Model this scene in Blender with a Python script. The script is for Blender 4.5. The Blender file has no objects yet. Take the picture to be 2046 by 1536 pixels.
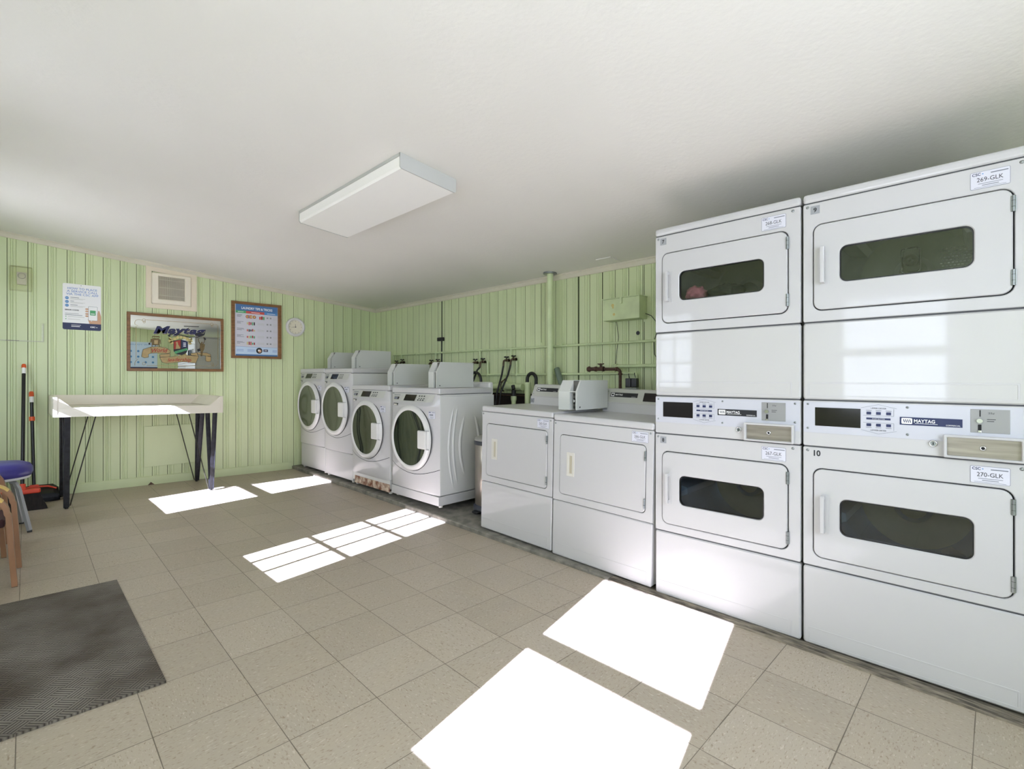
import bpy, bmesh, math, random
from mathutils import Vector, Matrix
random.seed(7)
PI = math.pi
SC = bpy.context.scene
COL = SC.collection

# ------------------------------------------------------------------ room constants (metres)
CAMZ = 1.1167
XL, XM, XR = -0.6, 2.39, 3.469        # window wall, front plane of the machines, plumbing wall
YB, YF = -1.2, 6.0                    # wall behind the camera, poster wall
def fz(x, y): return -0.0187 * x + 0.0111 * y           # the floor slopes a little
def cz(x): return 2.058 + 0.0883 * (XR - x) - 0.004      # shed ceiling

# ------------------------------------------------------------------ materials
MATS = {}
def srgb(r, g, b):
    f = lambda c: (c / 255 / 12.92) if c / 255 <= 0.04045 else ((c / 255 + 0.055) / 1.055) ** 2.4
    return (f(r), f(g), f(b), 1)
def mat(name, col, rough=0.5, metal=0.0, var=0.0, vscale=6.0, bump=0.0, bscale=60.0, coat=0.0, spec=None, stretch=None, col2=None):
    if name in MATS: return MATS[name]
    m = bpy.data.materials.new(name); m.use_nodes = True
    nt = m.node_tree; N = nt.nodes; L = nt.links
    p = N['Principled BSDF']
    p.inputs['Base Color'].default_value = srgb(*col)
    p.inputs['Roughness'].default_value = rough
    p.inputs['Metallic'].default_value = metal
    if coat: p.inputs['Coat Weight'].default_value = coat; p.inputs['Coat Roughness'].default_value = 0.05
    if spec is not None: p.inputs['Specular IOR Level'].default_value = spec
    tc = N.new('ShaderNodeTexCoord')
    src = tc.outputs['Object']
    if stretch:
        mp = N.new('ShaderNodeMapping'); mp.inputs['Scale'].default_value = stretch
        L.new(src, mp.inputs['Vector']); src = mp.outputs['Vector']
    n = N.new('ShaderNodeTexNoise'); n.inputs['Scale'].default_value = vscale; n.inputs['Detail'].default_value = 5
    L.new(src, n.inputs['Vector'])
    mx = N.new('ShaderNodeMix'); mx.data_type = 'RGBA'
    c = srgb(*col)
    c2 = srgb(*col2) if col2 else tuple(x * (1 - var) for x in c[:3]) + (1,)
    mx.inputs[6].default_value = c2; mx.inputs[7].default_value = c
    rp = N.new('ShaderNodeValToRGB'); rp.color_ramp.elements[0].position = 0.35; rp.color_ramp.elements[1].position = 0.65
    L.new(n.outputs['Fac'], rp.inputs['Fac']); L.new(rp.outputs['Color'], mx.inputs[0]); L.new(mx.outputs[2], p.inputs['Base Color'])
    if bump:
        n2 = N.new('ShaderNodeTexNoise'); n2.inputs['Scale'].default_value = bscale; n2.inputs['Detail'].default_value = 4
        L.new(src, n2.inputs['Vector'])
        b = N.new('ShaderNodeBump'); b.inputs['Strength'].default_value = 1; b.inputs['Distance'].default_value = bump
        L.new(n2.outputs['Fac'], b.inputs['Height']); L.new(b.outputs['Normal'], p.inputs['Normal'])
    MATS[name] = m
    return m

JOINT = mat('board_joint_shadow', (122, 132, 88), 0.8, var=0.35, vscale=3)
GREEN = mat('green_wall_paint', (209, 220, 176), 0.42, var=0.10, vscale=2.2, bump=0.0006, bscale=40, stretch=(1, 1, 0.25))
GREENP = mat('green_pipe_paint', (206, 220, 174), 0.45, var=0.14, vscale=9)
SEAM = mat('dark_panel_seam', (58, 70, 40), 0.9, var=0.3)
CEIL = mat('white_ceiling_paint', (226, 224, 219), 0.85, var=0.035, vscale=1.1, bump=0.0012, bscale=45)
TRIMM = mat('cream_trim_paint', (214, 208, 190), 0.5, var=0.08)
WHITE = mat('white_enamel', (190, 189, 190), 0.45, var=0.015, vscale=3, bump=0.0012, bscale=3.2, coat=0.4)
DENT = mat('dented_white_enamel', (190, 189, 188), 0.4, var=0.015, vscale=3, bump=0.011, bscale=1.7, coat=0.7)
SEAMD = mat('panel_gap_shade_grey', (74, 75, 78), 0.8)  # grey stands in for the shade inside the panel seams
WHITEB = mat('white_enamel_side_lightened', (208, 208, 206), 0.32, var=0.03, vscale=3)  # side faces coloured paler than the fronts to offset weaker light
PLAST = mat('white_plastic', (214, 213, 211), 0.28, var=0.02)
ALMOND = mat('almond_plastic', (206, 203, 194), 0.35, var=0.03)
OVER = mat('pale_blue_overlay', (192, 193, 202), 0.22, var=0.02)
GREYP = mat('grey_overlay', (186, 187, 180), 0.4, var=0.04)
GREYBOX = mat('grey_coin_box_paint', (196, 198, 194), 0.42, var=0.03)
DARK = mat('dark_gap', (22, 22, 24), 0.8)
SMOKE = mat('smoked_display', (20, 16, 15), 0.12, var=0.2)
BLACK = mat('black_ink', (24, 25, 30), 0.5)
NAVY = mat('navy_ink', (30, 40, 82), 0.45)
NAVY2 = mat('navy_lettering', (22, 26, 78), 0.4)
NEARW = mat('white_ink', (240, 240, 240), 0.5)
LTXT = mat('grey_ink', (120, 124, 134), 0.6)
STEEL = mat('brushed_steel', (168, 160, 150), 0.34, metal=0.7, var=0.3, vscale=5, stretch=(1, 6, 14))
CHROME = mat('bright_metal', (205, 205, 205), 0.2, metal=1.0)
GALV = mat('grey_metal', (150, 155, 155), 0.35, metal=0.85, var=0.15)
STICK = mat('sticker_paper', (206, 206, 216), 0.45)
NUMG = mat('number_sticker_grey', (150, 152, 156), 0.5)
BLUE = mat('poster_blue', (82, 140, 196), 0.5)
LBLUE = mat('pale_poster_blue', (196, 216, 238), 0.5)
SKYB = mat('light_blue_lettering', (112, 146, 204), 0.5)
GRN = mat('poster_green', (84, 166, 112), 0.5)
RED = mat('poster_red', (204, 84, 74), 0.5)
SKIN = mat('printed_skin_tone', (202, 160, 130), 0.5)
WOOD = mat('brown_frame_wood', (140, 98, 58), 0.4, var=0.35, vscale=14, stretch=(1, 1, 6))
GOLD = mat('gold_print', (172, 148, 100), 0.45, var=0.15, vscale=30)
GOLDL = mat('pale_gold_print', (206, 190, 122), 0.4, var=0.25, vscale=60)
BRONZE = mat('bronze_print', (112, 92, 48), 0.45, var=0.4, vscale=70)
CRIM = mat('crimson_print', (158, 44, 30), 0.45)
TABLEW = mat('cream_laminate', (224, 216, 200), 0.35, var=0.03)
LEGM = mat('worn_black_steel', (52, 52, 58), 0.45, metal=0.3, var=0.5, vscale=30)
RODM = mat('dark_rod_steel', (60, 58, 50), 0.4, metal=0.5, var=0.3, vscale=20)
CONC = mat('worn_grey_concrete', (140, 136, 126), 0.85, var=0.45, vscale=14, bump=0.006, bscale=22)
PWOOD = mat('peeling_painted_wood', (150, 140, 124), 0.8, var=0.72, vscale=26, bump=0.006, bscale=40, stretch=(4, 0.5, 1))
RUST = mat('rusted_enamel', (214, 196, 176), 0.6, vscale=20, col2=(120, 66, 40), bump=0.002)
BLKP = mat('black_plastic', (20, 20, 22), 0.35)
RUBBER = mat('black_rubber', (26, 27, 26), 0.5, var=0.3, vscale=20)
ORANGE = mat('orange_plastic', (226, 92, 44), 0.4)
REDP = mat('red_orange_plastic', (214, 70, 44), 0.4)
BRISTLE = mat('dark_bristles', (34, 28, 26), 0.9, var=0.5, vscale=90, stretch=(1, 1, 0.1))
BLUEV = mat('blue_vinyl', (58, 54, 132), 0.36, var=0.12, vscale=8)
GREYL = mat('grey_painted_steel', (160, 164, 168), 0.35, metal=0.2)
BENT = mat('bentwood_birch', (158, 116, 84), 0.4, var=0.25, vscale=12, stretch=(1, 1, 0.3))
BENTT = mat('bentwood_lit_yellow_face', (224, 190, 104), 0.35, var=0.12, vscale=12)  # yellow wood face, its colour brightened as if lit from above
OLIVE = mat('olive_upholstery', (104, 112, 84), 0.85, var=0.2, vscale=50)
MAROON = mat('dark_maroon_upholstery', (66, 34, 36), 0.85, var=0.2)
RUSTP = mat('brown_iron_pipe', (92, 66, 54), 0.6, metal=0.2, var=0.45, vscale=30)
BRASS = mat('aged_brass', (92, 76, 56), 0.5, metal=0.3, var=0.3, vscale=40)
GRIL = mat('brown_grille', (128, 112, 92), 0.7)
FIXW = mat('white_fixture_lens', (244, 243, 240), 0.35)
FIXE = mat('fixture_end_cap', (186, 187, 184), 0.45)
PINK = mat('pink_cloth', (214, 130, 150), 0.9, var=0.25, vscale=30)
DCLOTH = mat('dark_cloth', (40, 46, 44), 0.95, var=0.3, vscale=20)
DRUM = mat('drum_steel_grey', (176, 180, 178), 0.3, metal=0.3, var=0.25, vscale=4)
DRUMB = mat('drum_steel_blue', (108, 134, 168), 0.3, metal=0.3, var=0.25, vscale=4)
DINT = mat('dryer_interior', (158, 162, 152), 0.5, var=0.2)
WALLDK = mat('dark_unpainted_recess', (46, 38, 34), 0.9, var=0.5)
BROWNL = mat('raw_brown_ledge', (96, 74, 60), 0.8, var=0.4, vscale=20)
DUCTM = mat('grey_green_duct', (112, 128, 112), 0.5, var=0.2)
CLOCKF = mat('cream_clock_face', (226, 220, 200), 0.5)
TRASH = mat('trash_can_steel', (190, 180, 166), 0.3, metal=0.8, var=0.25, vscale=5, stretch=(1, 1, 0.2))
GRND = mat('outside_concrete', (170, 166, 158), 0.9, var=0.1)
YELR = mat('yellowed_sticker', (206, 190, 120), 0.6)

def glass_mat(name, tint, mixf, rough=0.02):
    """see-through pane: tinted transparency under a mirror-like surface"""
    m = bpy.data.materials.new(name); m.use_nodes = True
    nt = m.node_tree; N = nt.nodes; L = nt.links
    N.remove(N['Principled BSDF'])
    t = N.new('ShaderNodeBsdfTransparent'); t.inputs['Color'].default_value = srgb(*tint)
    g = N.new('ShaderNodeBsdfGlossy'); g.inputs['Roughness'].default_value = rough
    g.inputs['Color'].default_value = (0.9, 0.9, 0.9, 1)
    mx = N.new('ShaderNodeMixShader')
    fr = N.new('ShaderNodeLayerWeight'); fr.inputs['Blend'].default_value = 0.5
    pw = N.new('ShaderNodeMath'); pw.operation = 'POWER'; pw.inputs[1].default_value = 4
    ma = N.new('ShaderNodeMath'); ma.operation = 'MULTIPLY_ADD'; ma.inputs[1].default_value = 0.6; ma.inputs[2].default_value = mixf
    L.new(fr.outputs['Facing'], pw.inputs[0]); L.new(pw.outputs[0], ma.inputs[0])
    L.new(ma.outputs[0], mx.inputs[0]); L.new(t.outputs[0], mx.inputs[1]); L.new(g.outputs[0], mx.inputs[2])
    L.new(mx.outputs[0], N['Material Output'].inputs['Surface'])
    MATS[name] = m
    return m
PANE = glass_mat('clear_window_glass', (252, 253, 252), 0.02)
DRYG = glass_mat('dryer_window_glass', (204, 208, 203), 0.09)
COVERG = glass_mat('clear_plastic_cover', (250, 250, 243), 0.03, 0.15)
WASHG = mat('dark_door_glass', (34, 40, 32), 0.05, var=0.2, vscale=3, coat=0.6, spec=0.9)
MIRROR = mat('mirror_silver', (222, 224, 220), 0.01, metal=1.0)

def floor_mat():
    m = bpy.data.materials.new('speckled_vinyl_tile'); m.use_nodes = True
    nt = m.node_tree; N = nt.nodes; L = nt.links; p = N['Principled BSDF']
    tc = N.new('ShaderNodeTexCoord'); mp = N.new('ShaderNodeMapping'); mp.vector_type = 'TEXTURE'
    mp.inputs['Location'].default_value = (0.8858, 1.525, 0); mp.inputs['Rotation'].default_value = (0, 0, -0.0113)
    mp.inputs['Scale'].default_value = (0.2963, 0.2963, 1)
    L.new(tc.outputs['Object'], mp.inputs['Vector'])
    sx = N.new('ShaderNodeSeparateXYZ'); L.new(mp.outputs['Vector'], sx.inputs[0])
    def M(op, a, b=None, c=None):
        n = N.new('ShaderNodeMath'); n.operation = op
        for i, v in enumerate((a, b, c)):
            if v is None: continue
            if isinstance(v, (int, float)): n.inputs[i].default_value = v
            else: L.new(v, n.inputs[i])
        return n.outputs[0]
    ds = []
    for o in (sx.outputs['X'], sx.outputs['Y']):
        fr = M('FRACT', o); ds.append(M('MINIMUM', fr, M('SUBTRACT', 1.0, fr)))
    d = M('MINIMUM', ds[0], ds[1])
    wob = N.new('ShaderNodeTexNoise'); wob.inputs['Scale'].default_value = 5
    L.new(tc.outputs['Object'], wob.inputs['Vector'])
    thr = M('MULTIPLY', wob.outputs['Fac'], 0.0085)
    line = M('LESS_THAN', d, thr)
    # per tile tone
    fl = N.new('ShaderNodeVectorMath'); fl.operation = 'FLOOR'; L.new(mp.outputs['Vector'], fl.inputs[0])
    wn = N.new('ShaderNodeTexWhiteNoise'); wn.noise_dimensions = '2D'; L.new(fl.outputs[0], wn.inputs['Vector'])
    # alternate grain direction
    chk = M('MODULO', M('ABSOLUTE', M('ADD', M('FLOOR', sx.outputs['X']), M('FLOOR', sx.outputs['Y']))), 2.0)
    def speck(scale, lo, hi, det=3):
        outs = []
        for st in ((1, 2.6, 1), (2.6, 1, 1)):
            q = N.new('ShaderNodeMapping'); q.inputs['Scale'].default_value = st; L.new(tc.outputs['Object'], q.inputs['Vector'])
            n = N.new('ShaderNodeTexNoise'); n.inputs['Scale'].default_value = scale; n.inputs['Detail'].default_value = det
            L.new(q.outputs[0], n.inputs['Vector']); outs.append(n.outputs['Fac'])
        mxx = N.new('ShaderNodeMix'); L.new(chk, mxx.inputs[0]); L.new(outs[0], mxx.inputs[2]); L.new(outs[1], mxx.inputs[3])
        r = N.new('ShaderNodeMapRange'); r.inputs[1].default_value = lo; r.inputs[2].default_value = hi; L.new(mxx.outputs[0], r.inputs[0])
        return r.outputs[0]
    s1 = speck(75, 0.58, 0.72); s2 = speck(60, 0.60, 0.70); s3 = speck(3.0, 0.35, 0.7, 5)
    def mix(a, b, f):
        n = N.new('ShaderNodeMix'); n.data_type = 'RGBA'
        if isinstance(f, (int, float)): n.inputs[0].default_value = f
        else: L.new(f, n.inputs[0])
        for k, v in ((6, a), (7, b)):
            if isinstance(v, tuple): n.inputs[k].default_value = v
            else: L.new(v, n.inputs[k])
        return n.outputs[2]
    base = mix(srgb(165, 154, 138), srgb(176, 165, 149), wn.outputs['Value'])
    base = mix(base, srgb(176, 162, 142), M('MULTIPLY', s3, 0.45))
    base = mix(base, srgb(128, 108, 84), M('MULTIPLY', s1, 0.75))
    base = mix(base, srgb(226, 218, 204), M('MULTIPLY', s2, 0.28))
    base = mix(base, srgb(84, 74, 62), M('MULTIPLY', line, 0.85))
    L.new(base, p.inputs['Base Color'])
    p.inputs['Roughness'].default_value = 0.42
    p.inputs['Specular IOR Level'].default_value = 0.35
    return m
FLOORM = floor_mat()
def mat_rug():
    m = bpy.data.materials.new('herringbone_mat_fibre'); m.use_nodes = True
    nt = m.node_tree; N = nt.nodes; L = nt.links; p = N['Principled BSDF']
    tc = N.new('ShaderNodeTexCoord')
    sx = N.new('ShaderNodeSeparateXYZ'); L.new(tc.outputs['Object'], sx.inputs[0])
    def M(op, a, b=None):
        n = N.new('ShaderNodeMath'); n.operation = op
        for i, v in enumerate((a, b)):
            if v is None: continue
            if isinstance(v, (int, float)): n.inputs[i].default_value = v
            else: L.new(v, n.inputs[i])
        return n.outputs[0]
    # small blocks of ribs, alternately running one way and the other
    u = M('MULTIPLY', M('ADD', sx.outputs['X'], sx.outputs['Y']), 0.7071); v = M('MULTIPLY', M('SUBTRACT', sx.outputs['X'], sx.outputs['Y']), 0.7071)
    cu = M('FLOOR', M('MULTIPLY', u, 18)); cv = M('FLOOR', M('MULTIPLY', v, 18))
    chk = M('MODULO', M('ABSOLUTE', M('ADD', cu, cv)), 2)
    rib1 = M('ABSOLUTE', M('SINE', M('MULTIPLY', u, 18 * 5 * PI))); rib2 = M('ABSOLUTE', M('SINE', M('MULTIPLY', v, 18 * 5 * PI)))
    mx = N.new('ShaderNodeMix'); L.new(chk, mx.inputs[0]); L.new(rib1, mx.inputs[2]); L.new(rib2, mx.inputs[3])
    n = N.new('ShaderNodeTexNoise'); n.inputs['Scale'].default_value = 3.5; n.inputs['Detail'].default_value = 6
    L.new(tc.outputs['Object'], n.inputs['Vector'])
    rp = N.new('ShaderNodeValToRGB')
    rp.color_ramp.elements[0].position = 0.35; rp.color_ramp.elements[0].color = srgb(84, 74, 62)
    rp.color_ramp.elements[1].position = 0.68; rp.color_ramp.elements[1].color = srgb(142, 136, 126)
    L.new(n.outputs['Fac'], rp.inputs['Fac'])
    c = N.new('ShaderNodeMix'); c.data_type = 'RGBA'; c.inputs[6].default_value = srgb(48, 42, 36)
    L.new(rp.outputs['Color'], c.inputs[7]); L.new(mx.outputs[0], c.inputs[0]); L.new(c.outputs[2], p.inputs['Base Color'])
    b = N.new('ShaderNodeBump'); b.inputs['Strength'].default_value = 1; b.inputs['Distance'].default_value = 0.002
    L.new(mx.outputs[0], b.inputs['Height']); L.new(b.outputs['Normal'], p.inputs['Normal'])
    p.inputs['Roughness'].default_value = 0.9
    return m
RUG = mat_rug()

# ------------------------------------------------------------------ mesh builder
class MB:
    def __init__(s): s.v = []; s.f = []; s.m = []; s.sm = []; s.mats = []
    def mi(s, m):
        if m not in s.mats: s.mats.append(m)
        return s.mats.index(m)
    def add(s, vs, fs, m, smooth=False):
        o = len(s.v); k = s.mi(m); s.v += [tuple(x) for x in vs]
        for f in fs: s.f.append([i + o for i in f]); s.m.append(k); s.sm.append(smooth)
        return s
    def bm(s, b, m, smooth=False):
        b.verts.index_update()
        s.add([v.co[:] for v in b.verts], [[v.index for v in f.verts] for f in b.faces], m, smooth); b.free(); return s
    def box(s, x0, x1, y0, y1, z0, z1, m, bev=0.0, seg=2):
        b = bmesh.new(); bmesh.ops.create_cube(b, size=1)
        for v in b.verts: v.co = ((x0 + x1) / 2 + v.co.x * (x1 - x0), (y0 + y1) / 2 + v.co.y * (y1 - y0), (z0 + z1) / 2 + v.co.z * (z1 - z0))
        if bev: bmesh.ops.bevel(b, geom=b.edges[:], offset=bev, segments=seg, affect='EDGES', profile=0.5)
        return s.bm(b, m)
    def obox(s, c, ax, hs, m):
        """oriented box: centre, 3 axes, half sizes"""
        vs = []
        for i in (-1, 1):
            for j in (-1, 1):
                for k in (-1, 1): vs.append(Vector(c) + Vector(ax[0]) * hs[0] * i + Vector(ax[1]) * hs[1] * j + Vector(ax[2]) * hs[2] * k)
        return s.add(vs, [(0, 1, 3, 2), (4, 6, 7, 5), (0, 4, 5, 1), (2, 3, 7, 6), (0, 2, 6, 4), (1, 5, 7, 3)], m)
    def bar(s, p0, p1, w, t, m, side=(1, 0, 0)):
        p0, p1 = Vector(p0), Vector(p1); d = (p1 - p0); l = d.length; d.normalize()
        a = (Vector(side) - d * d.dot(Vector(side))).normalized(); b = d.cross(a)
        return s.obox((p0 + p1) / 2, (a, b, d), (w / 2, t / 2, l / 2), m)
    def tube(s, pts, r, m, seg=12, caps=True, radii=None):
        pts = [Vector(p) for p in pts]; n = len(pts); rings = []
        t0 = (pts[1] - pts[0]).normalized(); up = Vector((0, 0, 1)) if abs(t0.z) < 0.9 else Vector((1, 0, 0))
        a = t0.cross(up).normalized()
        for i, p in enumerate(pts):
            t = ((pts[min(i + 1, n - 1)] - p).normalized() + (p - pts[max(i - 1, 0)]).normalized())
            t = t.normalized() if t.length > 1e-6 else t0
            a = (a - t * a.dot(t)).normalized(); b = t.cross(a)
            rr = radii[i] if radii else r
            rings.append([p + (a * math.cos(q) + b * math.sin(q)) * rr for q in [2 * PI * k / seg for k in range(seg)]])
        vs = [v for rg in rings for v in rg]; fs = []
        for i in range(n - 1):
            for k in range(seg): fs.append((i * seg + k, i * seg + (k + 1) % seg, (i + 1) * seg + (k + 1) % seg, (i + 1) * seg + k))
        s.add(vs, fs, m, True)
        if caps: s.add(rings[0], [list(range(seg))[::-1]], m); s.add(rings[-1], [list(range(seg))], m)
        return s
    def cyl(s, p0, p1, r, m, seg=20, r2=None): return s.tube([p0, p1], r, m, seg, True, [r, r if r2 is None else r2])
    def lathe(s, prof, c, axis, m, seg=40, sx=1.0, smooth=True):
        """prof: (radius, height) pairs; axis 'z' up or 'y' (height along -y is toward the viewer)"""
        vs = []; fs = []
        for (r, h) in prof:
            for k in range(seg):
                q = 2 * PI * k / seg
                if axis == 'z': vs.append((c[0] + r * sx * math.cos(q), c[1] + r * math.sin(q), c[2] + h))
                else: vs.append((c[0] + r * sx * math.cos(q), c[1] + h, c[2] + r * math.sin(q)))
        for i in range(len(prof) - 1):
            for k in range(seg): fs.append((i * seg + k, i * seg + (k + 1) % seg, (i + 1) * seg + (k + 1) % seg, (i + 1) * seg + k))
        return s.add(vs, fs, m, smooth)
    def disc(s, c, r, m, y=None, seg=28, rz=None, sx=None):
        """flat disc in the XZ plane"""
        rx = sx or r; rz = rz or r
        return s.add([(c[0] + rx * math.cos(2 * PI * k / seg), c[1], c[2] + rz * math.sin(2 * PI * k / seg)) for k in range(seg)], [list(range(seg))], m)
    def quad(s, x0, x1, z0, z1, y, m): return s.add([(x0, y, z0), (x1, y, z0), (x1, y, z1), (x0, y, z1)], [(0, 1, 2, 3)], m)
    def poly(s, pts, y, m): return s.add([(p[0], y, p[1]) for p in pts], [list(range(len(pts)))], m)
    def extr(s, pts, y0, y1, m):
        n = len(pts); vs = [(p[0], y0, p[1]) for p in pts] + [(p[0], y1, p[1]) for p in pts]
        return s.add(vs, [list(range(n)), list(range(2 * n - 1, n - 1, -1))] + [(i, i + n, (i + 1) % n + n, (i + 1) % n) for i in range(n)], m)
    def rrect(s, x0, x1, z0, z1, r, n=7):
        pts = []
        for cx, cz_, a0 in ((x1 - r, z1 - r, 0), (x0 + r, z1 - r, PI / 2), (x0 + r, z0 + r, PI), (x1 - r, z0 + r, 1.5 * PI)):
            for k in range(n): q = a0 + PI / 2 * k / (n - 1); pts.append((cx + r * math.cos(q), cz_ + r * math.sin(q)))
        return pts
    def ring(s, out, inn, y0, y1, m, bev=0.0, n=7):
        """plate with a hole, out/inn = (x0,x1,z0,z1,r); y0 front, y1 back"""
        o = s.rrect(*out, n=n); N_ = len(o)
        loops = []
        def off(t, d): return s.rrect(t[0] + d, t[1] - d, t[2] + d, t[3] - d, max(t[4] - d, 0.0005), n=n)
        seq = [(off(out, 0), y1), (off(out, 0), y0 + bev)]
        if bev: seq.append((off(out, bev), y0))
        if inn:
            if bev: seq.append((off(inn, -bev), y0))
            seq += [(off(inn, 0), y0 + bev), (off(inn, 0), y1)]
        vs = []; fs = []
        for lp, y in seq: vs += [(p[0], y, p[1]) for p in lp]
        for i in range(len(seq) - 1):
            for k in range(N_): fs.append((i * N_ + k, i * N_ + (k + 1) % N_, (i + 1) * N_ + (k + 1) % N_, (i + 1) * N_ + k))
        if inn:
            i = len(seq) - 1
            for k in range(N_): fs.append((i * N_ + k, i * N_ + (k + 1) % N_, (k + 1) % N_, k))
        else:
            fs.append([(len(seq) - 1) * N_ + k for k in range(N_)]); fs.append(list(range(N_))[::-1])
        return s.add(vs, fs, m)
    def sweep(s, pts, w, t, m, side):
        """flat bar swept along pts; side = width direction"""
        pts = [Vector(p) for p in pts]; sd = Vector(side).normalized(); n = len(pts); vs = []
        for i, p in enumerate(pts):
            d = (pts[min(i + 1, n - 1)] - pts[max(i - 1, 0)]).normalized(); nn = d.cross(sd).normalized()
            for a, b in ((-1, -1), (1, -1), (1, 1), (-1, 1)): vs.append(p + sd * a * w / 2 + nn * b * t / 2)
        fs = [(0, 1, 2, 3), tuple((n - 1) * 4 + k for k in (3, 2, 1, 0))]
        for i in range(n - 1):
            for k in range(4): fs.append((i * 4 + k, i * 4 + (k + 1) % 4, (i + 1) * 4 + (k + 1) % 4, (i + 1) * 4 + k))
        return s.add(vs, fs, m)
    def text(s, body, x, z, h, y, m, width=None, align='LEFT', shear=0.0, bold=0.0, fn=None, space=1.0):
        c = bpy.data.curves.new('t', 'FONT'); c.body = body; c.size = 1; c.shear = shear; c.offset = bold; c.space_character = space
        c.resolution_u = 3
        o = bpy.data.objects.new('t', c); me = bpy.data.meshes.new_from_object(o)
        bpy.data.objects.remove(o); bpy.data.curves.remove(c)
        vs = [v.co.copy() for v in me.vertices]; fs = [list(p.vertices) for p in me.polygons]; bpy.data.meshes.remove(me)
        if not vs: return s
        x0 = min(v.x for v in vs); x1 = max(v.x for v in vs); k = h / 0.72
        kx = (width / (x1 - x0)) if width else k
        W = (x1 - x0) * kx; ox = {'LEFT': 0, 'CENTER': -W / 2, 'RIGHT': -W}[align]
        out = []
        for v in vs:
            px, pz = x + ox + (v.x - x0) * kx, z + v.y * k
            out.append(fn(px, pz) if fn else (px, y, pz))
        return s.add(out, fs, m)
    def build(s, name, parent=None, loc=None, rz=0.0):
        me = bpy.data.meshes.new(name); me.from_pydata(s.v, [], s.f)
        for m in s.mats: me.materials.append(m)
        me.polygons.foreach_set('material_index', s.m); me.polygons.foreach_set('use_smooth', s.sm)
        me.update()
        b = bmesh.new(); b.from_mesh(me); bmesh.ops.recalc_face_normals(b, faces=b.faces[:]); b.to_mesh(me); b.free()
        o = bpy.data.objects.new(name, me); COL.objects.link(o)
        if parent: o.parent = parent
        if loc is not None: o.location = loc
        o.rotation_euler.z = rz
        return o

def tag(o, label, cat, group=None, kind=None):
    o['label'] = label; o['category'] = cat
    if group: o['group'] = group
    if kind: o['kind'] = kind
    return o
def thing(name, label, cat, loc=(0, 0, 0), rot=(0, 0, 0), group=None):
    o = bpy.data.objects.new(name, None); COL.objects.link(o); o.location = loc; o.rotation_euler = rot; o.empty_display_size = 0.1
    return tag(o, label, cat, group)
def struct(o, label=None): 
    o['kind'] = 'structure'
    if label: o['label'] = label
    return o
RM = -PI / 2      # machines: local x = left to right seen from the room, local y = into the machine

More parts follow.
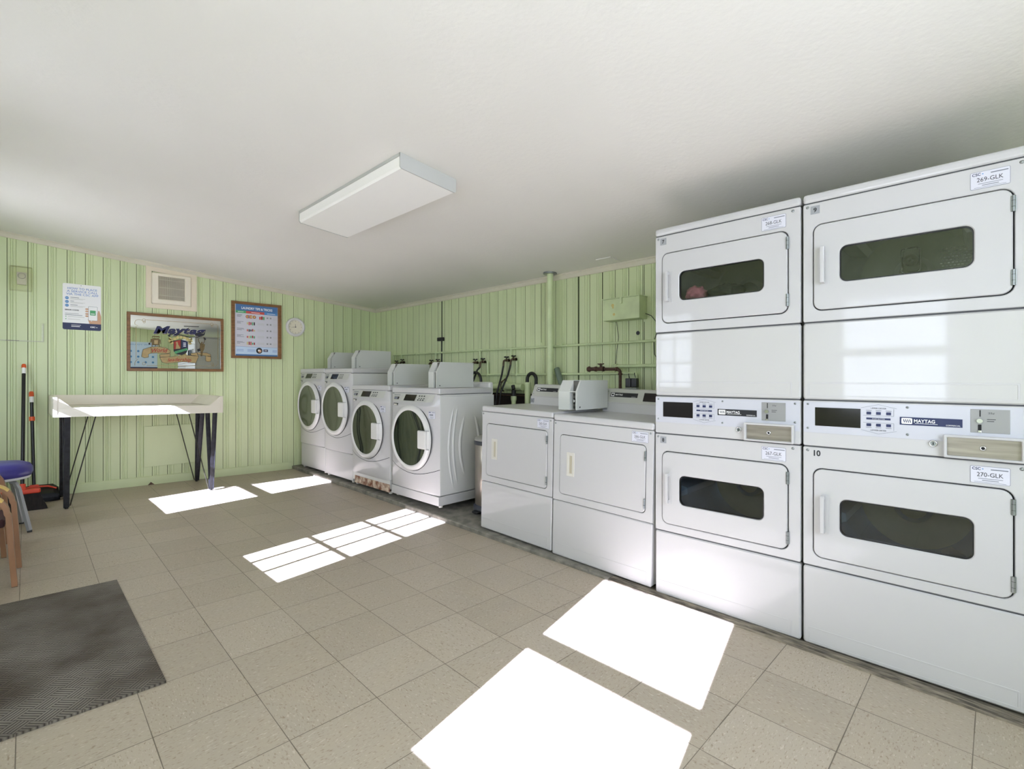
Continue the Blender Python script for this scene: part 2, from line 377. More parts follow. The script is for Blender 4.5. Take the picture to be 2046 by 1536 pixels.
# ================================================================== ROOM
def room():
    # floor
    b = MB(); nx, ny = 6, 8
    xs = [XL - 0.03, XR + 0.1]; ys = [YB - 0.05, YF + 0.1]
    vs = [(x, y, fz(x, y)) for x in xs for y in ys] + [(x, y, fz(x, y) - 0.15) for x in xs for y in ys]
    b.add(vs, [(0, 1, 3, 2), (4, 6, 7, 5), (0, 4, 5, 1), (2, 3, 7, 6), (0, 2, 6, 4), (1, 5, 7, 3)], FLOORM)
    struct(b.build('floor'))
    # ceiling slab
    b = MB(); x0, x1, y0, y1 = XL - 0.1, XR + 0.12, YB - 0.1, YF + 0.12
    vs = [(x, y, cz(x) + dz) for dz in (0, 0.12) for x in (x0, x1) for y in (y0, y1)]
    b.add(vs, [(0, 2, 3, 1), (4, 5, 7, 6), (0, 1, 5, 4), (2, 6, 7, 3), (0, 4, 6, 2), (1, 3, 7, 5)], CEIL)
    struct(b.build('ceiling'))
    # panelled walls: vertical boards with a dark joint and two bead grooves
    def profile(a0, a1, phase, pitch=0.1265):
        pts = [(a0, 0, 0)]; k = math.floor((a0 - phase) / pitch)
        while True:
            c = phase + k * pitch; k += 1
            if c > a1 + 0.06: break
            for dx, d, dk in ((-0.0022, 0, 1), (0, 0.005, 1), (0.0022, 0, 0), (0.018, 0, 0), (0.0215, 0.0046, 0), (0.0235, 0.0, 0), (0.0315, 0.0, 0), (0.0335, 0.005, 0), (0.037, 0, 0), (0.051, 0, 0), (0.0545, 0.004, 0), (0.0565, 0, 0)):
                if a0 < c + dx < a1: pts.append((c + dx, d, dk))
        pts.append((a1, 0, 0)); return pts
    def wall(name, a0, a1, phase, fn, top, lo=-0.12, b=None):
        b = b or MB(); P = profile(a0, a1, phase); n = len(P)
        for i in range(n - 1):
            (u0, d0, k0), (u1, d1, k1) = P[i], P[i + 1]
            q = [fn(u0, d0, lo), fn(u1, d1, lo), fn(u1, d1, top(u1)), fn(u0, d0, top(u0))]
            b.add(q, [(0, 1, 2, 3)], JOINT if (k0 and k1) or (k0 and u1 - u0 < 0.003 and d0 > 0.004) else GREEN)
        # backing
        T = 0.08
        q = [fn(a0, T, lo), fn(a1, T, lo), fn(a1, T, top(a1)), fn(a0, T, top(a0)), fn(a0, 0, lo), fn(a1, 0, lo), fn(a1, 0, top(a1)), fn(a0, 0, top(a0))]
        b.add(q, [(3, 2, 1, 0), (0, 1, 5, 4), (2, 3, 7, 6), (0, 4, 7, 3), (1, 2, 6, 5)], GREEN)
        return struct(b.build(name))
    wall('wall_back', XL - 0.03, XR, 0.0835, lambda u, d, z: (u, YF + d, z), lambda u: cz(u) + 0.02)
    wall('wall_right', YB, YF, 0.045, lambda u, d, z: (XR + d, u, z), lambda u: cz(XR) + 0.02)
    wf = MB(); fx0, fx1, fz0, fz1 = -0.45, 1.45, 0.55, 2.12
    for q in ((XL - 0.03, fx0, -0.12, cz(0.2)), (fx0, fx1, -0.12, fz0), (fx0, fx1, fz1, cz(fx1)), (fx1, 1.52, -0.12, cz(1.5))): wf.box(q[0], q[1], YB - 0.05, YB, q[2], q[3], GREEN)
    wall('wall_front', 1.52, XR, 0.02, lambda u, d, z: (u, YB - d, z), lambda u: cz(u) + 0.02, b=wf)
    fr = MB()
    for a, c, e, g in ((fx0 - .05, fx0, fz0 - .05, fz1 + .05), (fx1, fx1 + .05, fz0 - .05, fz1 + .05), (fx0, fx1, fz0 - .05, fz0), (fx0, fx1, fz1, fz1 + .05)): fr.box(a, c, YB, YB + 0.012, e, g, PLAST)
    fr.box(0.43, 0.47, YB - 0.045, YB - 0.005, fz0, fz1, PLAST)
    w = struct(fr.build('window_3'))  # window added behind the camera to let in soft fill light
    MB().box(fx0, fx1, YB - 0.03, YB - 0.027, fz0, fz1, PANE).build('window_pane', w)
    # window wall with its two sash windows and the glazed door
    xa, xb = XL - 0.03, XL
    b = MB(); top = cz(XL) + 0.02
    ops = [(0.238, 0.948, 0.878, 1.826), (2.30, 3.06, -0.1, 1.985), (4.365, 5.035, 0.922, 1.882)]
    y = YB
    for (y0, y1, z0, z1) in ops:
        b.box(xa, xb, y, y0, -0.12, top, GREEN)
        if z0 > 0: b.box(xa, xb, y0, y1, -0.12, z0, GREEN)
        b.box(xa, xb, y0, y1, z1, top, GREEN); y = y1
    b.box(xa, xb, y, YF, -0.12, top, GREEN)
    struct(b.build('wall_left'))
    for n, (y0, y1, z0, z1, r0, r1) in enumerate(((0.238, 0.948, 0.878, 1.826, 1.313, 1.387), (4.365, 5.035, 0.922, 1.882, 1.395, 1.466))):
        fr = MB()
        for a, c in ((y0 - 0.05, y0), (y1, y1 + 0.05)): fr.box(xb, xb + 0.012, a, c, z0 - 0.05, z1 + 0.05, PLAST)
        fr.box(xb, xb + 0.03, y0 - 0.06, y1 + 0.06, z0 - 0.03, z0, PLAST); fr.box(xb, xb + 0.012, y0, y1, z1, z1 + 0.05, PLAST)
        fr.box(xa + 0.004, xb - 0.004, y0, y1, r0, r1, PLAST)
        w = struct(fr.build('window_%d' % (n + 1)))
        MB().box(xa + 0.012, xa + 0.016, y0, y1, z0, r0, PANE).box(xa + 0.012, xa + 0.016, y0, y1, r1, z1, PANE).build('window_pane', w)
    d = MB(); y0, y1 = 2.305, 3.055
    g0, g1, h0, h1 = 2.408, 2.958, 1.012, 1.85
    d.box(xa, xb - 0.002, y0, g0, 0.03, 1.98, PLAST); d.box(xa, xb - 0.002, g1, y1, 0.03, 1.98, PLAST)
    d.box(xa, xb - 0.002, g0, g1, 0.03, h0, PLAST); d.box(xa, xb - 0.002, g0, g1, h1, 1.98, PLAST)
    for yy in (2.612, 2.803): d.box(xa + 0.008, xb - 0.008, yy - 0.0115, yy + 0.0115, h0, h1, PLAST)
    for zz in (1.293, 1.575): d.box(xa + 0.008, xb - 0.008, g0, g1, zz - 0.010, zz + 0.010, PLAST)
    dd = struct(d.build('door_1'))
    MB().box(xa + 0.013, xa + 0.016, g0, g1, h0, h1, PANE).build('door_pane', dd)
    kb = MB(); kb.cyl((xb, 2.36, 0.98), (xb + 0.05, 2.36, 0.98), 0.012, CHROME); kb.cyl((xb + 0.04, 2.36, 0.98), (xb + 0.065, 2.36, 0.98), 0.028, CHROME); kb.build('door_knob', dd)
    # mouldings under the ceiling
    def mould(name, p0, p1, inward):
        b = MB(); prof = [(0, -0.046), (0.012, -0.046), (0.016, -0.036), (0.016, -0.012), (0.026, -0.004), (0.026, 0.01), (0, 0.01)]
        vs = [(p[0] + inward[0] * a, p[1] + inward[1] * a, p[2] + z) for p in (p0, p1) for a, z in prof]; n = len(prof)
        b.add(vs, [list(range(n)), list(range(2 * n - 1, n - 1, -1))] + [(i, (i + 1) % n, (i + 1) % n + n, i + n) for i in range(n)], TRIMM)
        return struct(b.build(name))
    mould('trim_1', (XL, YF, cz(XL)), (XR, YF, cz(XR)), (0, -1))
    mould('trim_2', (XR, YB, cz(XR)), (XR, YF - 0.026, cz(XR)), (-1, 0))
    # green baseboard on the poster wall
    b = MB(); zz = lambda x, h: fz(x, YF) + h
    for x0, x1, h in ((XL, 1.0, 0.085), (1.0, 2.33, 0.085)):
        vs = []
        for x in (x0, x1):
            vs += [(x, YF, zz(x, 0.0)), (x, YF - 0.016, zz(x, 0.0)), (x, YF - 0.016, zz(x, h - 0.006)), (x, YF - 0.010, zz(x, h)), (x, YF, zz(x, h))]
        b.add(vs, [(0, 1, 2, 3, 4), (9, 8, 7, 6, 5)] + [(i, (i + 1) % 5, (i + 1) % 5 + 5, i + 5) for i in range(5)], GREEN)
    b.add([(0.93, YF - 0.0165, zz(0.95, 0.0)), (0.985, YF - 0.0165, zz(0.97, 0.0)), (0.955, YF - 0.0165, zz(0.95, 0.028))], [(0, 1, 2)], BROWNL)
    struct(b.build('baseboard_back'))
    # concrete plinth under the machines, then a strip of painted wood under the stacks
    b = MB(); ys = [1.53, 2.0, 2.6, 3.0, 4.0, 5.0, YF]
    hs = [0.015, 0.02, 0.028, 0.036, 0.036, 0.036, 0.036]
    n = len(ys); top = lambda y, h: fz(2.345, y) + h
    vs = []
    rr = random.Random(3)
    for y, h in zip(ys, hs):
        vs += [(2.345, y, fz(2.345, y) - 0.02), (2.345, y, top(y, h) - 0.006), (2.352, y, top(y, h)), (XR, y, top(y, h)), (XR, y, fz(XR, y) - 0.02)]
    fs = []
    for i in range(n - 1):
        for k in range(4): fs.append((i * 5 + k, i * 5 + k + 1, (i + 1) * 5 + k + 1, (i + 1) * 5 + k))
    fs.append((0, 1, 2, 3, 4)); fs.append(tuple((n - 1) * 5 + k for k in (4, 3, 2, 1, 0)))
    b.add(vs, fs, CONC)
    # small chips along the nosing
    for i in range(60):
        y = rr.uniform(1.6, 5.9); h = rr.uniform(0.008, 0.03); w = rr.uniform(0.01, 0.05)
        z = fz(2.345, y)
        b.add([(2.3445, y, z), (2.3445, y + w, z), (2.3435, y + w * .7, z + h), (2.3435, y + w * .2, z + h * .8)], [(0, 1, 2, 3)], CONC)
    struct(b.build('kerb_concrete'), 'low grey concrete plinth under the washers')
    b = MB()
    for x0, x1, h in ((2.338, 2.352, 0.008), (2.354, 2.372, 0.0125), (2.374, 2.40, 0.012)):
        vs = [(x, y, fz(x, y) + dz) for dz in (-0.01, h) for x in (x0, x1) for y in (YB, 1.528)]
        b.add(vs, [(0, 2, 3, 1), (4, 5, 7, 6), (0, 1, 5, 4), (2, 6, 7, 3), (0, 4, 6, 2), (1, 3, 7, 5)], PWOOD)
    vs = [(x, y, fz(x, y) + dz) for dz in (-0.01, 0.004) for x in (2.402, XR) for y in (YB, 1.528)]
    b.add(vs, [(0, 2, 3, 1), (4, 5, 7, 6), (0, 1, 5, 4), (2, 6, 7, 3), (0, 4, 6, 2), (1, 3, 7, 5)], PWOOD)
    struct(b.build('trim_3'), 'strip of dirty peeling painted wood under the stacked dryers')
    # dark unpainted part of the wall behind the dryers, with a raw ledge
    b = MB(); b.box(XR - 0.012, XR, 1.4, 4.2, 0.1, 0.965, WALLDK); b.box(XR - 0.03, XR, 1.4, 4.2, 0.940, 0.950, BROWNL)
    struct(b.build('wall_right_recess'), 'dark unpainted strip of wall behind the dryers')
    # dark vertical cracks between boards of the plumbing wall
    b = MB()
    for y, z0, z1, w in ((4.52, 1.28, 2.03, 0.010), (2.566, 0.98, 2.02, 0.011), (2.318, 1.775, 2.02, 0.006), (3.0, 1.45, 2.02, 0.004), (1.93, 1.0, 1.56, 0.005), (1.93, 1.77, 2.02, 0.004)):
        b.box(XR - 0.0012, XR + 0.004, y - w / 2, y + w / 2, z0, z1, SEAM)
    struct(b.build('wall_right_gaps'), 'dark open joints between green wall boards')
    # outside ground
    MBg = MB(); MBg.box(-14, XL - 0.04, -8, 14, -0.3, -0.08, GRND); struct(MBg.build('ground'))
room()

# ================================================================== small labels
def asset_label(b, x, z, w, h, code, y):
    """white machine sticker with a thin dark border, code number and small print"""
    b.ring((x, x + w, z, z + h, 0.004), None, y, y + 0.001, LTXT, n=3)
    b.ring((x + 0.0012, x + w - 0.0012, z + 0.0012, z + h - 0.0012, 0.003), None, y - 0.0003, y + 0.001, STICK, n=3)
    yy = y - 0.0007
    b.text('CSC', x + w * .05, z + h * .77, h * .16, yy, NAVY, width=w * .22, bold=.02)
    b.disc((x + w * .32, yy, z + h * .84), w * .02, BLUE, seg=10)
    b.quad(x + w * .52, x + w * .95, z + h * .80, z + h * .86, yy, LTXT)
    if code: b.text(code, x + w * .5, z + h * .40, h * .25, yy, BLACK, width=w * .66, align='CENTER')
    else:
        for i in range(5): b.quad(x + w * (.2 + .12 * i), x + w * (.29 + .12 * i), z + h * .42, z + h * .62, yy, LTXT)
    b.quad(x + w * .2, x + w * .82, z + h * .27, z + h * .30, yy, LTXT)
    b.quad(x + w * .3, x + w * .72, z + h * .16, z + h * .20, yy, LTXT)
    b.quad(x + w * .1, x + w * .9, z + h * .07, z + h * .09, yy, LTXT)
def badge(b, x, z, w, h, y, m, slab=True):
    b.box(x, x + w, y - 0.0015, y + 0.001, z, z + h, m)
    yy = y - 0.002
    b.ring((x + h * .18, x + h * 1.25, z + h * .14, z + h * .88, h * .1), None, yy, yy + 0.0004, NEARW, n=3)
    for k in range(4): b.poly([(x + h * (.34 + .2 * k), z + h * .72), (x + h * (.44 + .2 * k), z + h * .72), (x + h * (.54 + .2 * k), z + h * .32), (x + h * (.44 + .2 * k), z + h * .32)], yy - 0.0003, m)
    b.text('MAYTAG', x + h * 1.42, z + h * .36, h * .42, yy, NEARW, width=w * .34, bold=.015)
    b.quad(x + h * 1.5, x + w * .62, z + h * .22, z + h * .26, yy, NEARW)
    b.text('COMMERCIAL', x + w * .75, z + h * .12, h * .16, yy, NEARW, width=w * .22)

# ================================================================== STACKED DRYERS
def dryer_door(root, z0, z1, wz0, wz1, x0=0.036, x1=0.638, wx0=0.133, wx1=0.537, drumm=None, hz=None, pin=''):
    """door slab with rounded window, handle, hinges"""
    g = 0.0045
    b = MB(); b.ring((x0 + g, x1 - g, z0 + g, z1 - g, 0.032), (wx0, wx1, wz0, wz1, 0.028), -0.004, 0.016, WHITE, bev=0.003)
    door = b.build('door', root)
    b = MB(); b.ring((wx0 - 0.001, wx1 + 0.001, wz0 - 0.001, wz1 + 0.001, 0.029), (wx0 + 0.004, wx1 - 0.004, wz0 + 0.004, wz1 - 0.004, 0.025), 0.0005, 0.014, BLKP)
    b.build('window_gasket', door)
    b = MB(); b.poly(b.rrect(wx0 + 0.002, wx1 - 0.002, wz0 + 0.002, wz1 - 0.002, 0.026), 0.007, DRYG); b.build('window_pane', door)
    hz = hz or (wz0 + 0.0, wz1 + 0.01)
    b = MB(); b.box(0.066, 0.094, -0.007, -0.003, hz[0], hz[1], WHITE)
    b.box(0.068, 0.084, -0.034, -0.022, hz[0] + 0.004, hz[1] - 0.004, WHITE, 0.003)
    for zz in (hz[0] + 0.003, hz[1] - 0.021): b.box(0.069, 0.083, -0.03, -0.005, zz, zz + 0.018, WHITE, 0.002)
    b.build('door_handle', door)
    for zz in (z0 + 0.032, z1 - 0.086):
        b = MB(); b.box(x1 - 0.010, x1 + 0.004, -0.0065, 0.0, zz, zz + 0.054, GALV, 0.001)
        b.cyl((x1 - 0.003, -0.007, zz), (x1 - 0.003, -0.007, zz + 0.054), 0.0045, GALV, 10)
        for k in (0.3, 0.68): b.cyl((x1 - 0.003, -0.007, zz + 0.054 * k), (x1 - 0.003, -0.007, zz + 0.054 * k + 0.001), 0.0052, DARK, 10)
        b.build('hinge', door)
    return door
def front_frame(root, W, z0, z1, door, wz):
    """painted front with an opening slightly larger than the door; dark rebate and a tub behind it"""
    b = MB(); b.ring((0, W, z0, z1, 0.006), (door[0], door[1], door[2], door[3], 0.035), 0.0, 0.03, WHITE, bev=0.0025)
    b.build('front_frame', root)
    b = MB(); b.ring((door[0] - 0.004, door[1] + 0.004, door[2] - 0.004, door[3] + 0.004, 0.03), (0.125, 0.545, wz[0] - 0.008, wz[1] + 0.008, 0.03), 0.018, 0.035, SEAMD)
    b.build('door_rebate', root)
def drum_in(root, cx, zc, m, kind):
    """drum seen through the window: shell, back plate, baffles"""
    R = 0.262
    b = MB(); b.lathe([(0.225, 0.035), (R, 0.045), (R, 0.43), (0.20, 0.47)], (cx, 0, zc), 'y', m, 48)
    b.build('drum', root)
    b = MB(); b.lathe([(0.30, 0.468), (0.01, 0.475)], (cx, 0, zc), 'y', DINT, 40, smooth=False)
    b.lathe([(0.05, 0.40), (0.07, 0.41), (0.07, 0.468)], (cx, 0, zc), 'y', m, 24)
    b.build('drum_back', root)
    for k in range(3):
        q = math.radians(25 + 120 * k + (40 if kind == 'low' else 0)); c, s_ = math.cos(q), math.sin(q)
        b = MB(); pts = []
        for r in (R, R - 0.07):
            for a in (-0.045, 0.045):
                t = a if r == R else a * 0.35
                pts.append((cx + c * r - s_ * t, zc + s_ * r + c * t))
        p = [pts[0], pts[1], pts[3], pts[2]]
        b.extr(p, 0.07, 0.42, m); b.build('drum_baffle', root)
def dryer_stack(label, yleft, group, numu, numl, codes, items):
    W = 0.685
    t = thing('stacked_dryer', label, 'dryer', (XM, yleft, -0.026), (0, 0, RM), group)
    Z = 0.026   # heights below are world heights; shift to local
    def P(z): return z + Z
    # carcass
    b = MB()
    b.box(0.004, 0.0075, 0.03, 0.70, P(-0.02), P(1.868), WHITEB); b.box(W - 0.0075, W - 0.004, 0.03, 0.70, P(-0.02), P(1.868), WHITEB)
    b.box(0.004, W - 0.004, 0.696, 0.70, P(-0.02), P(1.868), WHITEB); b.box(0.004, W - 0.004, 0.03, 0.70, P(-0.02), P(-0.016), WHITEB)
    b.box(0.008, W - 0.008, 0.04, 0.69, P(0.84), P(1.0), DARK)
    b.box(0.008, W - 0.008, 0.033, 0.036, P(0.0), P(0.30), DARK); b.box(0.008, W - 0.008, 0.033, 0.036, P(1.03), P(1.345), DARK)
    for zz in (0.312, 0.824, 1.022, 1.355, 1.866): b.box(0.004, W - 0.004, 0.004, 0.04, P(zz) - 0.003, P(zz) + 0.003, SEAMD)
    b.box(W - 0.02, W - 0.004, 0.008, 0.04, P(-0.02), P(1.868), WHITEB); b.box(0.004, 0.02, 0.008, 0.04, P(-0.02), P(1.868), WHITEB)
    b.build('cabinet', t)
    b = MB(); b.box(-0.001, W + 0.001, -0.004, 0.70, P(1.868), P(1.906), WHITE, 0.012, 3); b.build('top_cover', t)
    # kick panels with a pressed rectangle
    for z0, z1, name in ((-0.024, 0.309, 'lower_panel'), (1.0245, 1.352, 'middle_panel')):
        b = MB(); b.ring((0, W, P(z0), P(z1), 0.012), None, 0.0, 0.03, DENT if name == 'middle_panel' else WHITE, bev=0.006)
        b.ring((0.018, W - 0.034, P(z0) + 0.012, P(z0) + 0.074, 0.004), (0.024, W - 0.040, P(z0) + 0.018, P(z0) + 0.068, 0.003), -0.0012, 0.001, WHITE, bev=0.0006)
        b.build(name, t)
    for (z0, z1, dz0, dz1, wz0, wz1, hz, code, num, kind) in (
            (1.358, 1.864, 1.402, 1.772, 1.514, 1.664, (1.512, 1.672), codes[0], numu, 'up'),
            (0.315, 0.821, 0.352, 0.734, 0.464, 0.616, (0.462, 0.625), codes[1], numl, 'low')):
        front_frame(t, W, P(z0), P(z1), (0.036, 0.638, P(dz0), P(dz1)), (P(wz0), P(wz1)))
        dryer_door(t, P(dz0), P(dz1), P(wz0), P(wz1), hz=(P(hz[0]), P(hz[1])))
        drum_in(t, 0.335, P((dz0 + dz1) / 2), DRUM if kind == 'up' else DRUMB, kind)
        lz = P(z1) - 0.078 if kind == 'up' else P(z1) - 0.0765
        b = MB(); asset_label(b, 0.527, lz, 0.101, 0.061, code, -0.001); b.build('asset_sticker', t)
        b = MB()
        if num == '10': b.text('10', 0.040, P(0.785), 0.024, -0.0006, BLACK, width=0.025, bold=.03)
        else:
            b.box(0.028, 0.062, -0.0008, 0.0, P(z1) - 0.047, P(z1) - 0.012, NUMG)
            b.text(num, 0.045, P(z1) - 0.039, 0.019, -0.0014, BLACK, align='CENTER', bold=.02)
        b.build('number_sticker', t)
        for sx_ in (0.017, 0.655): MB().lathe([(0.0, -0.003), (0.0045, -0.0028), (0.006, 0.0)], (sx_, 0, P(z1) - 0.014), 'y', GALV, 14).build('screw', t)
    # control strip
    b = MB(); b.ring((0, W, P(0.827), P(1.0195), 0.006), None, 0.0, 0.03, WHITE, bev=0.0025)
    ctl = b.build('control_panel', t)
    b = MB(); b.box(0.002, W - 0.003, -0.0015, 0.0, P(0.884), P(1.015), OVER, 0.0005)
    y = -0.0022
    hx = [(0.205, 0.999), (0.263, 1.012), (0.322, 0.997), (0.309, 0.999), (0.309, 0.909), (0.322, 0.909), (0.263, 0.895), (0.205, 0.909)]
    def ln(a, c, w=0.0011): 
        dx, dz = c[0] - a[0], c[1] - a[1]; l = math.hypot(dx, dz); nx, nz = -dz / l * w / 2, dx / l * w / 2
        b.poly([(a[0] + nx, P(a[1]) + nz), (c[0] + nx, P(c[1]) + nz), (c[0] - nx, P(c[1]) - nz), (a[0] - nx, P(a[1]) - nz)], y, LTXT)
    for a, c in (((0.206, 0.997), (0.263, 1.011)), ((0.263, 1.011), (0.320, 0.997)), ((0.206, 0.909), (0.263, 0.895)), ((0.263, 0.895), (0.320, 0.909)),
                 ((0.311, 0.996), (0.311, 0.967)), ((0.311, 0.967), (0.213, 0.967)), ((0.311, 0.910), (0.311, 0.939)), ((0.311, 0.939), (0.213, 0.939))): ln(a, c)
    b.text('UPPER DRYER', 0.263, P(0.9935), 0.0055, y, BLACK, width=0.05, align='CENTER'); b.text('LOWER DRYER', 0.263, P(0.9065), 0.0055, y, BLACK, width=0.05, align='CENTER')
    for zc, tz in ((0.9765, 0.986), (0.930, 0.9185)):
        for xc in (0.232, 0.263, 0.295): b.quad(xc - 0.009, xc + 0.009, P(tz), P(tz) + 0.0022, y, LTXT)
    b.box(0.224, 0.301, -0.0025, -0.001, P(0.951), P(0.9585), NAVY); b.text('START BUTTON', 0.263, P(0.953), 0.0035, -0.0030, NEARW, width=0.04, align='CENTER')
    b.build('control_overlay', ctl)
    MB().box(0.045, 0.205, -0.0028, 0.001, P(0.914), P(0.992), SMOKE, 0.001).build('display', ctl)
    for zc in (0.9765, 0.930):
        for xc in (0.232, 0.263, 0.295): MB().box(xc - 0.0075, xc + 0.0075, -0.004, -0.001, P(zc) - 0.0055, P(zc) + 0.0055, NAVY, 0.001).build('button', ctl)
    b = MB(); badge(b, 0.329, P(0.937), 0.178, 0.030, -0.0015, NAVY if numu == '9' else BLACK); b.build('brand_plate', ctl)
    b = MB(); b.box(0.528, 0.627, -0.0032, -0.001, P(0.923), P(1.006), mat('satin_coin_plate', (148, 148, 148), 0.35, metal=0.2), 0.0008)
    b.box(0.551, 0.554, -0.0042, -0.003, P(0.980), P(1.003), DARK); b.box(0.547, 0.556, -0.0045, -0.003, P(0.930), P(0.952), DARK, 0.001)
    b.cyl((0.5515, -0.003, P(0.965)), (0.5515, -0.012, P(0.965)), 0.008, CHROME, 16); b.box(0.547, 0.556, -0.010, -0.003, P(0.924), P(0.932), CHROME, 0.001)
    b.text('25¢', 0.573, P(0.990), 0.006, -0.0036, BLACK, width=0.016); b.quad(0.570, 0.592, P(0.970), P(0.972), -0.0036, BLACK); b.quad(0.570, 0.588, P(0.963), P(0.965), -0.0036, BLACK)
    b.build('coin_slot', ctl)
    b = MB(); b.ring((0.456, 0.664, P(0.828), P(0.911), 0.005), (0.466, 0.654, P(0.836), P(0.902), 0.003), -0.026, 0.001, WHITE, bev=0.003)
    dr = b.build('coin_drawer', t)
    b = MB(); b.box(0.466, 0.654, -0.010, 0.0, P(0.836), P(0.902), STEEL); b.lathe([(0.009, -0.011), (0.0075, -0.014), (0.005, -0.0135), (0.0045, -0.0102)], (0.56, 0, P(0.869)), 'y', CHROME, 18)
    b.disc((0.56, -0.0108, P(0.869)), 0.005, DARK, seg=14); b.build('drawer_face', dr)
    b = MB(); b.lathe([(0.013, -0.001), (0.012, -0.006), (0.009, -0.007), (0.008, -0.004)], (0.427, 0, P(0.873)), 'y', CHROME, 20)
    b.disc((0.427, -0.0045, P(0.873)), 0.008, GALV, seg=16); b.box(0.4255, 0.4285, -0.0055, -0.004, P(0.868), P(0.878), DARK); b.build('cabinet_lock', t)
    for sx_, sz in ((0.018, 1.005), (0.018, 0.902), (0.352, 1.004), (0.352, 0.900), (0.664, 1.004), (0.664, 0.922)):
        MB().lathe([(0.0, -0.0045), (0.003, -0.0042), (0.0048, -0.002)], (sx_, 0, P(sz)), 'y', GALV, 12).disc((sx_, -0.0048, P(sz)), 0.0013, DARK, seg=8).build('screw', ctl)
    return t
S7 = dryer_stack('stack of two white coin dryers numbered 7 and 8, beside the low dryers', 1.264, 'stacked white coin dryers', '7', '8', ('268-GLK', '267-GLK'), 1)
S9 = dryer_stack('stack of two white coin dryers numbered 9 and 10, cut off by the photo edge', 0.569, 'stacked white coin dryers', '9', '10', ('269-GLK', '270-GLK'), 1)
# inside of number 9: lamp housing and perforated exhaust plate
b = MB(); zc = 1.612
b.ring((0.297, 0.367, 1.600, 1.715, 0.014), (0.305, 0.359, 1.608, 1.707, 0.010), 0.34, 0.38, CHROME, bev=0.004)
b.lathe([(0.026, 0.35), (0.024, 0.335), (0.012, 0.330)], (0.332, 0, 1.657), 'y', BLKP, 24); b.lathe([(0.014, 0.333), (0.010, 0.322), (0.001, 0.318)], (0.332, 0, 1.657), 'y', CHROME, 20)
b.build('drum_lamp', S9)
b = MB(); hexp = [(0.415, 1.555), (0.560, 1.555), (0.560, 1.700), (0.490, 1.755), (0.400, 1.725)]
b.extr(hexp, 0.44, 0.46, DINT)
for i in range(10):
    for j in range(13):
        x, z = 0.424 + i * 0.0125 + (j % 2) * 0.006, 1.565 + j * 0.0125
        if z < 1.705: b.box(x, x + 0.007, 0.437, 0.441, z, z + 0.004, CHROME)
b.build('exhaust_plate', S9)
# laundry inside number 7
def cloth_lump(name, mtl, c, r, seed, parent=None, label=None, cat=None):
    rr = random.Random(seed); b = bmesh.new(); bmesh.ops.create_icosphere(b, subdivisions=4, radius=1)
    ph = [(rr.uniform(-1, 1), rr.uniform(-1, 1), rr.uniform(-1, 1), rr.uniform(3, 8), rr.uniform(0, 6)) for _ in range(9)]
    for v in b.verts:
        d = v.co.normalized(); k = 1.0
        for p in ph: k += 0.05 * math.sin(p[3] * (d.x * p[0] + d.y * p[1] + d.z * p[2]) * 1.6 + p[4])
        v.co = Vector((c[0] + d.x * r[0] * k, c[1] + d.y * r[1] * k, c[2] + d.z * r[2] * k))
    m_ = MB(); m_.bm(b, mtl, True); o = m_.build(name, parent)
    if label: tag(o, label, cat)
    return o
yl = 1.264
def inW(yleft, x, y, z): return (XM + y, yleft - x, z)
cloth_lump('laundry', PINK, inW(yl, 0.172, 0.115, 1.553), (0.062, 0.05, 0.044), 4, None, 'bunched pink cloth showing behind the window of dryer 7', 'laundry')
cloth_lump('laundry', DCLOTH, inW(yl, 0.315, 0.15, 1.545), (0.085, 0.085, 0.050), 5, None, 'heap of dark laundry beside the pink cloth in dryer 7', 'laundry')

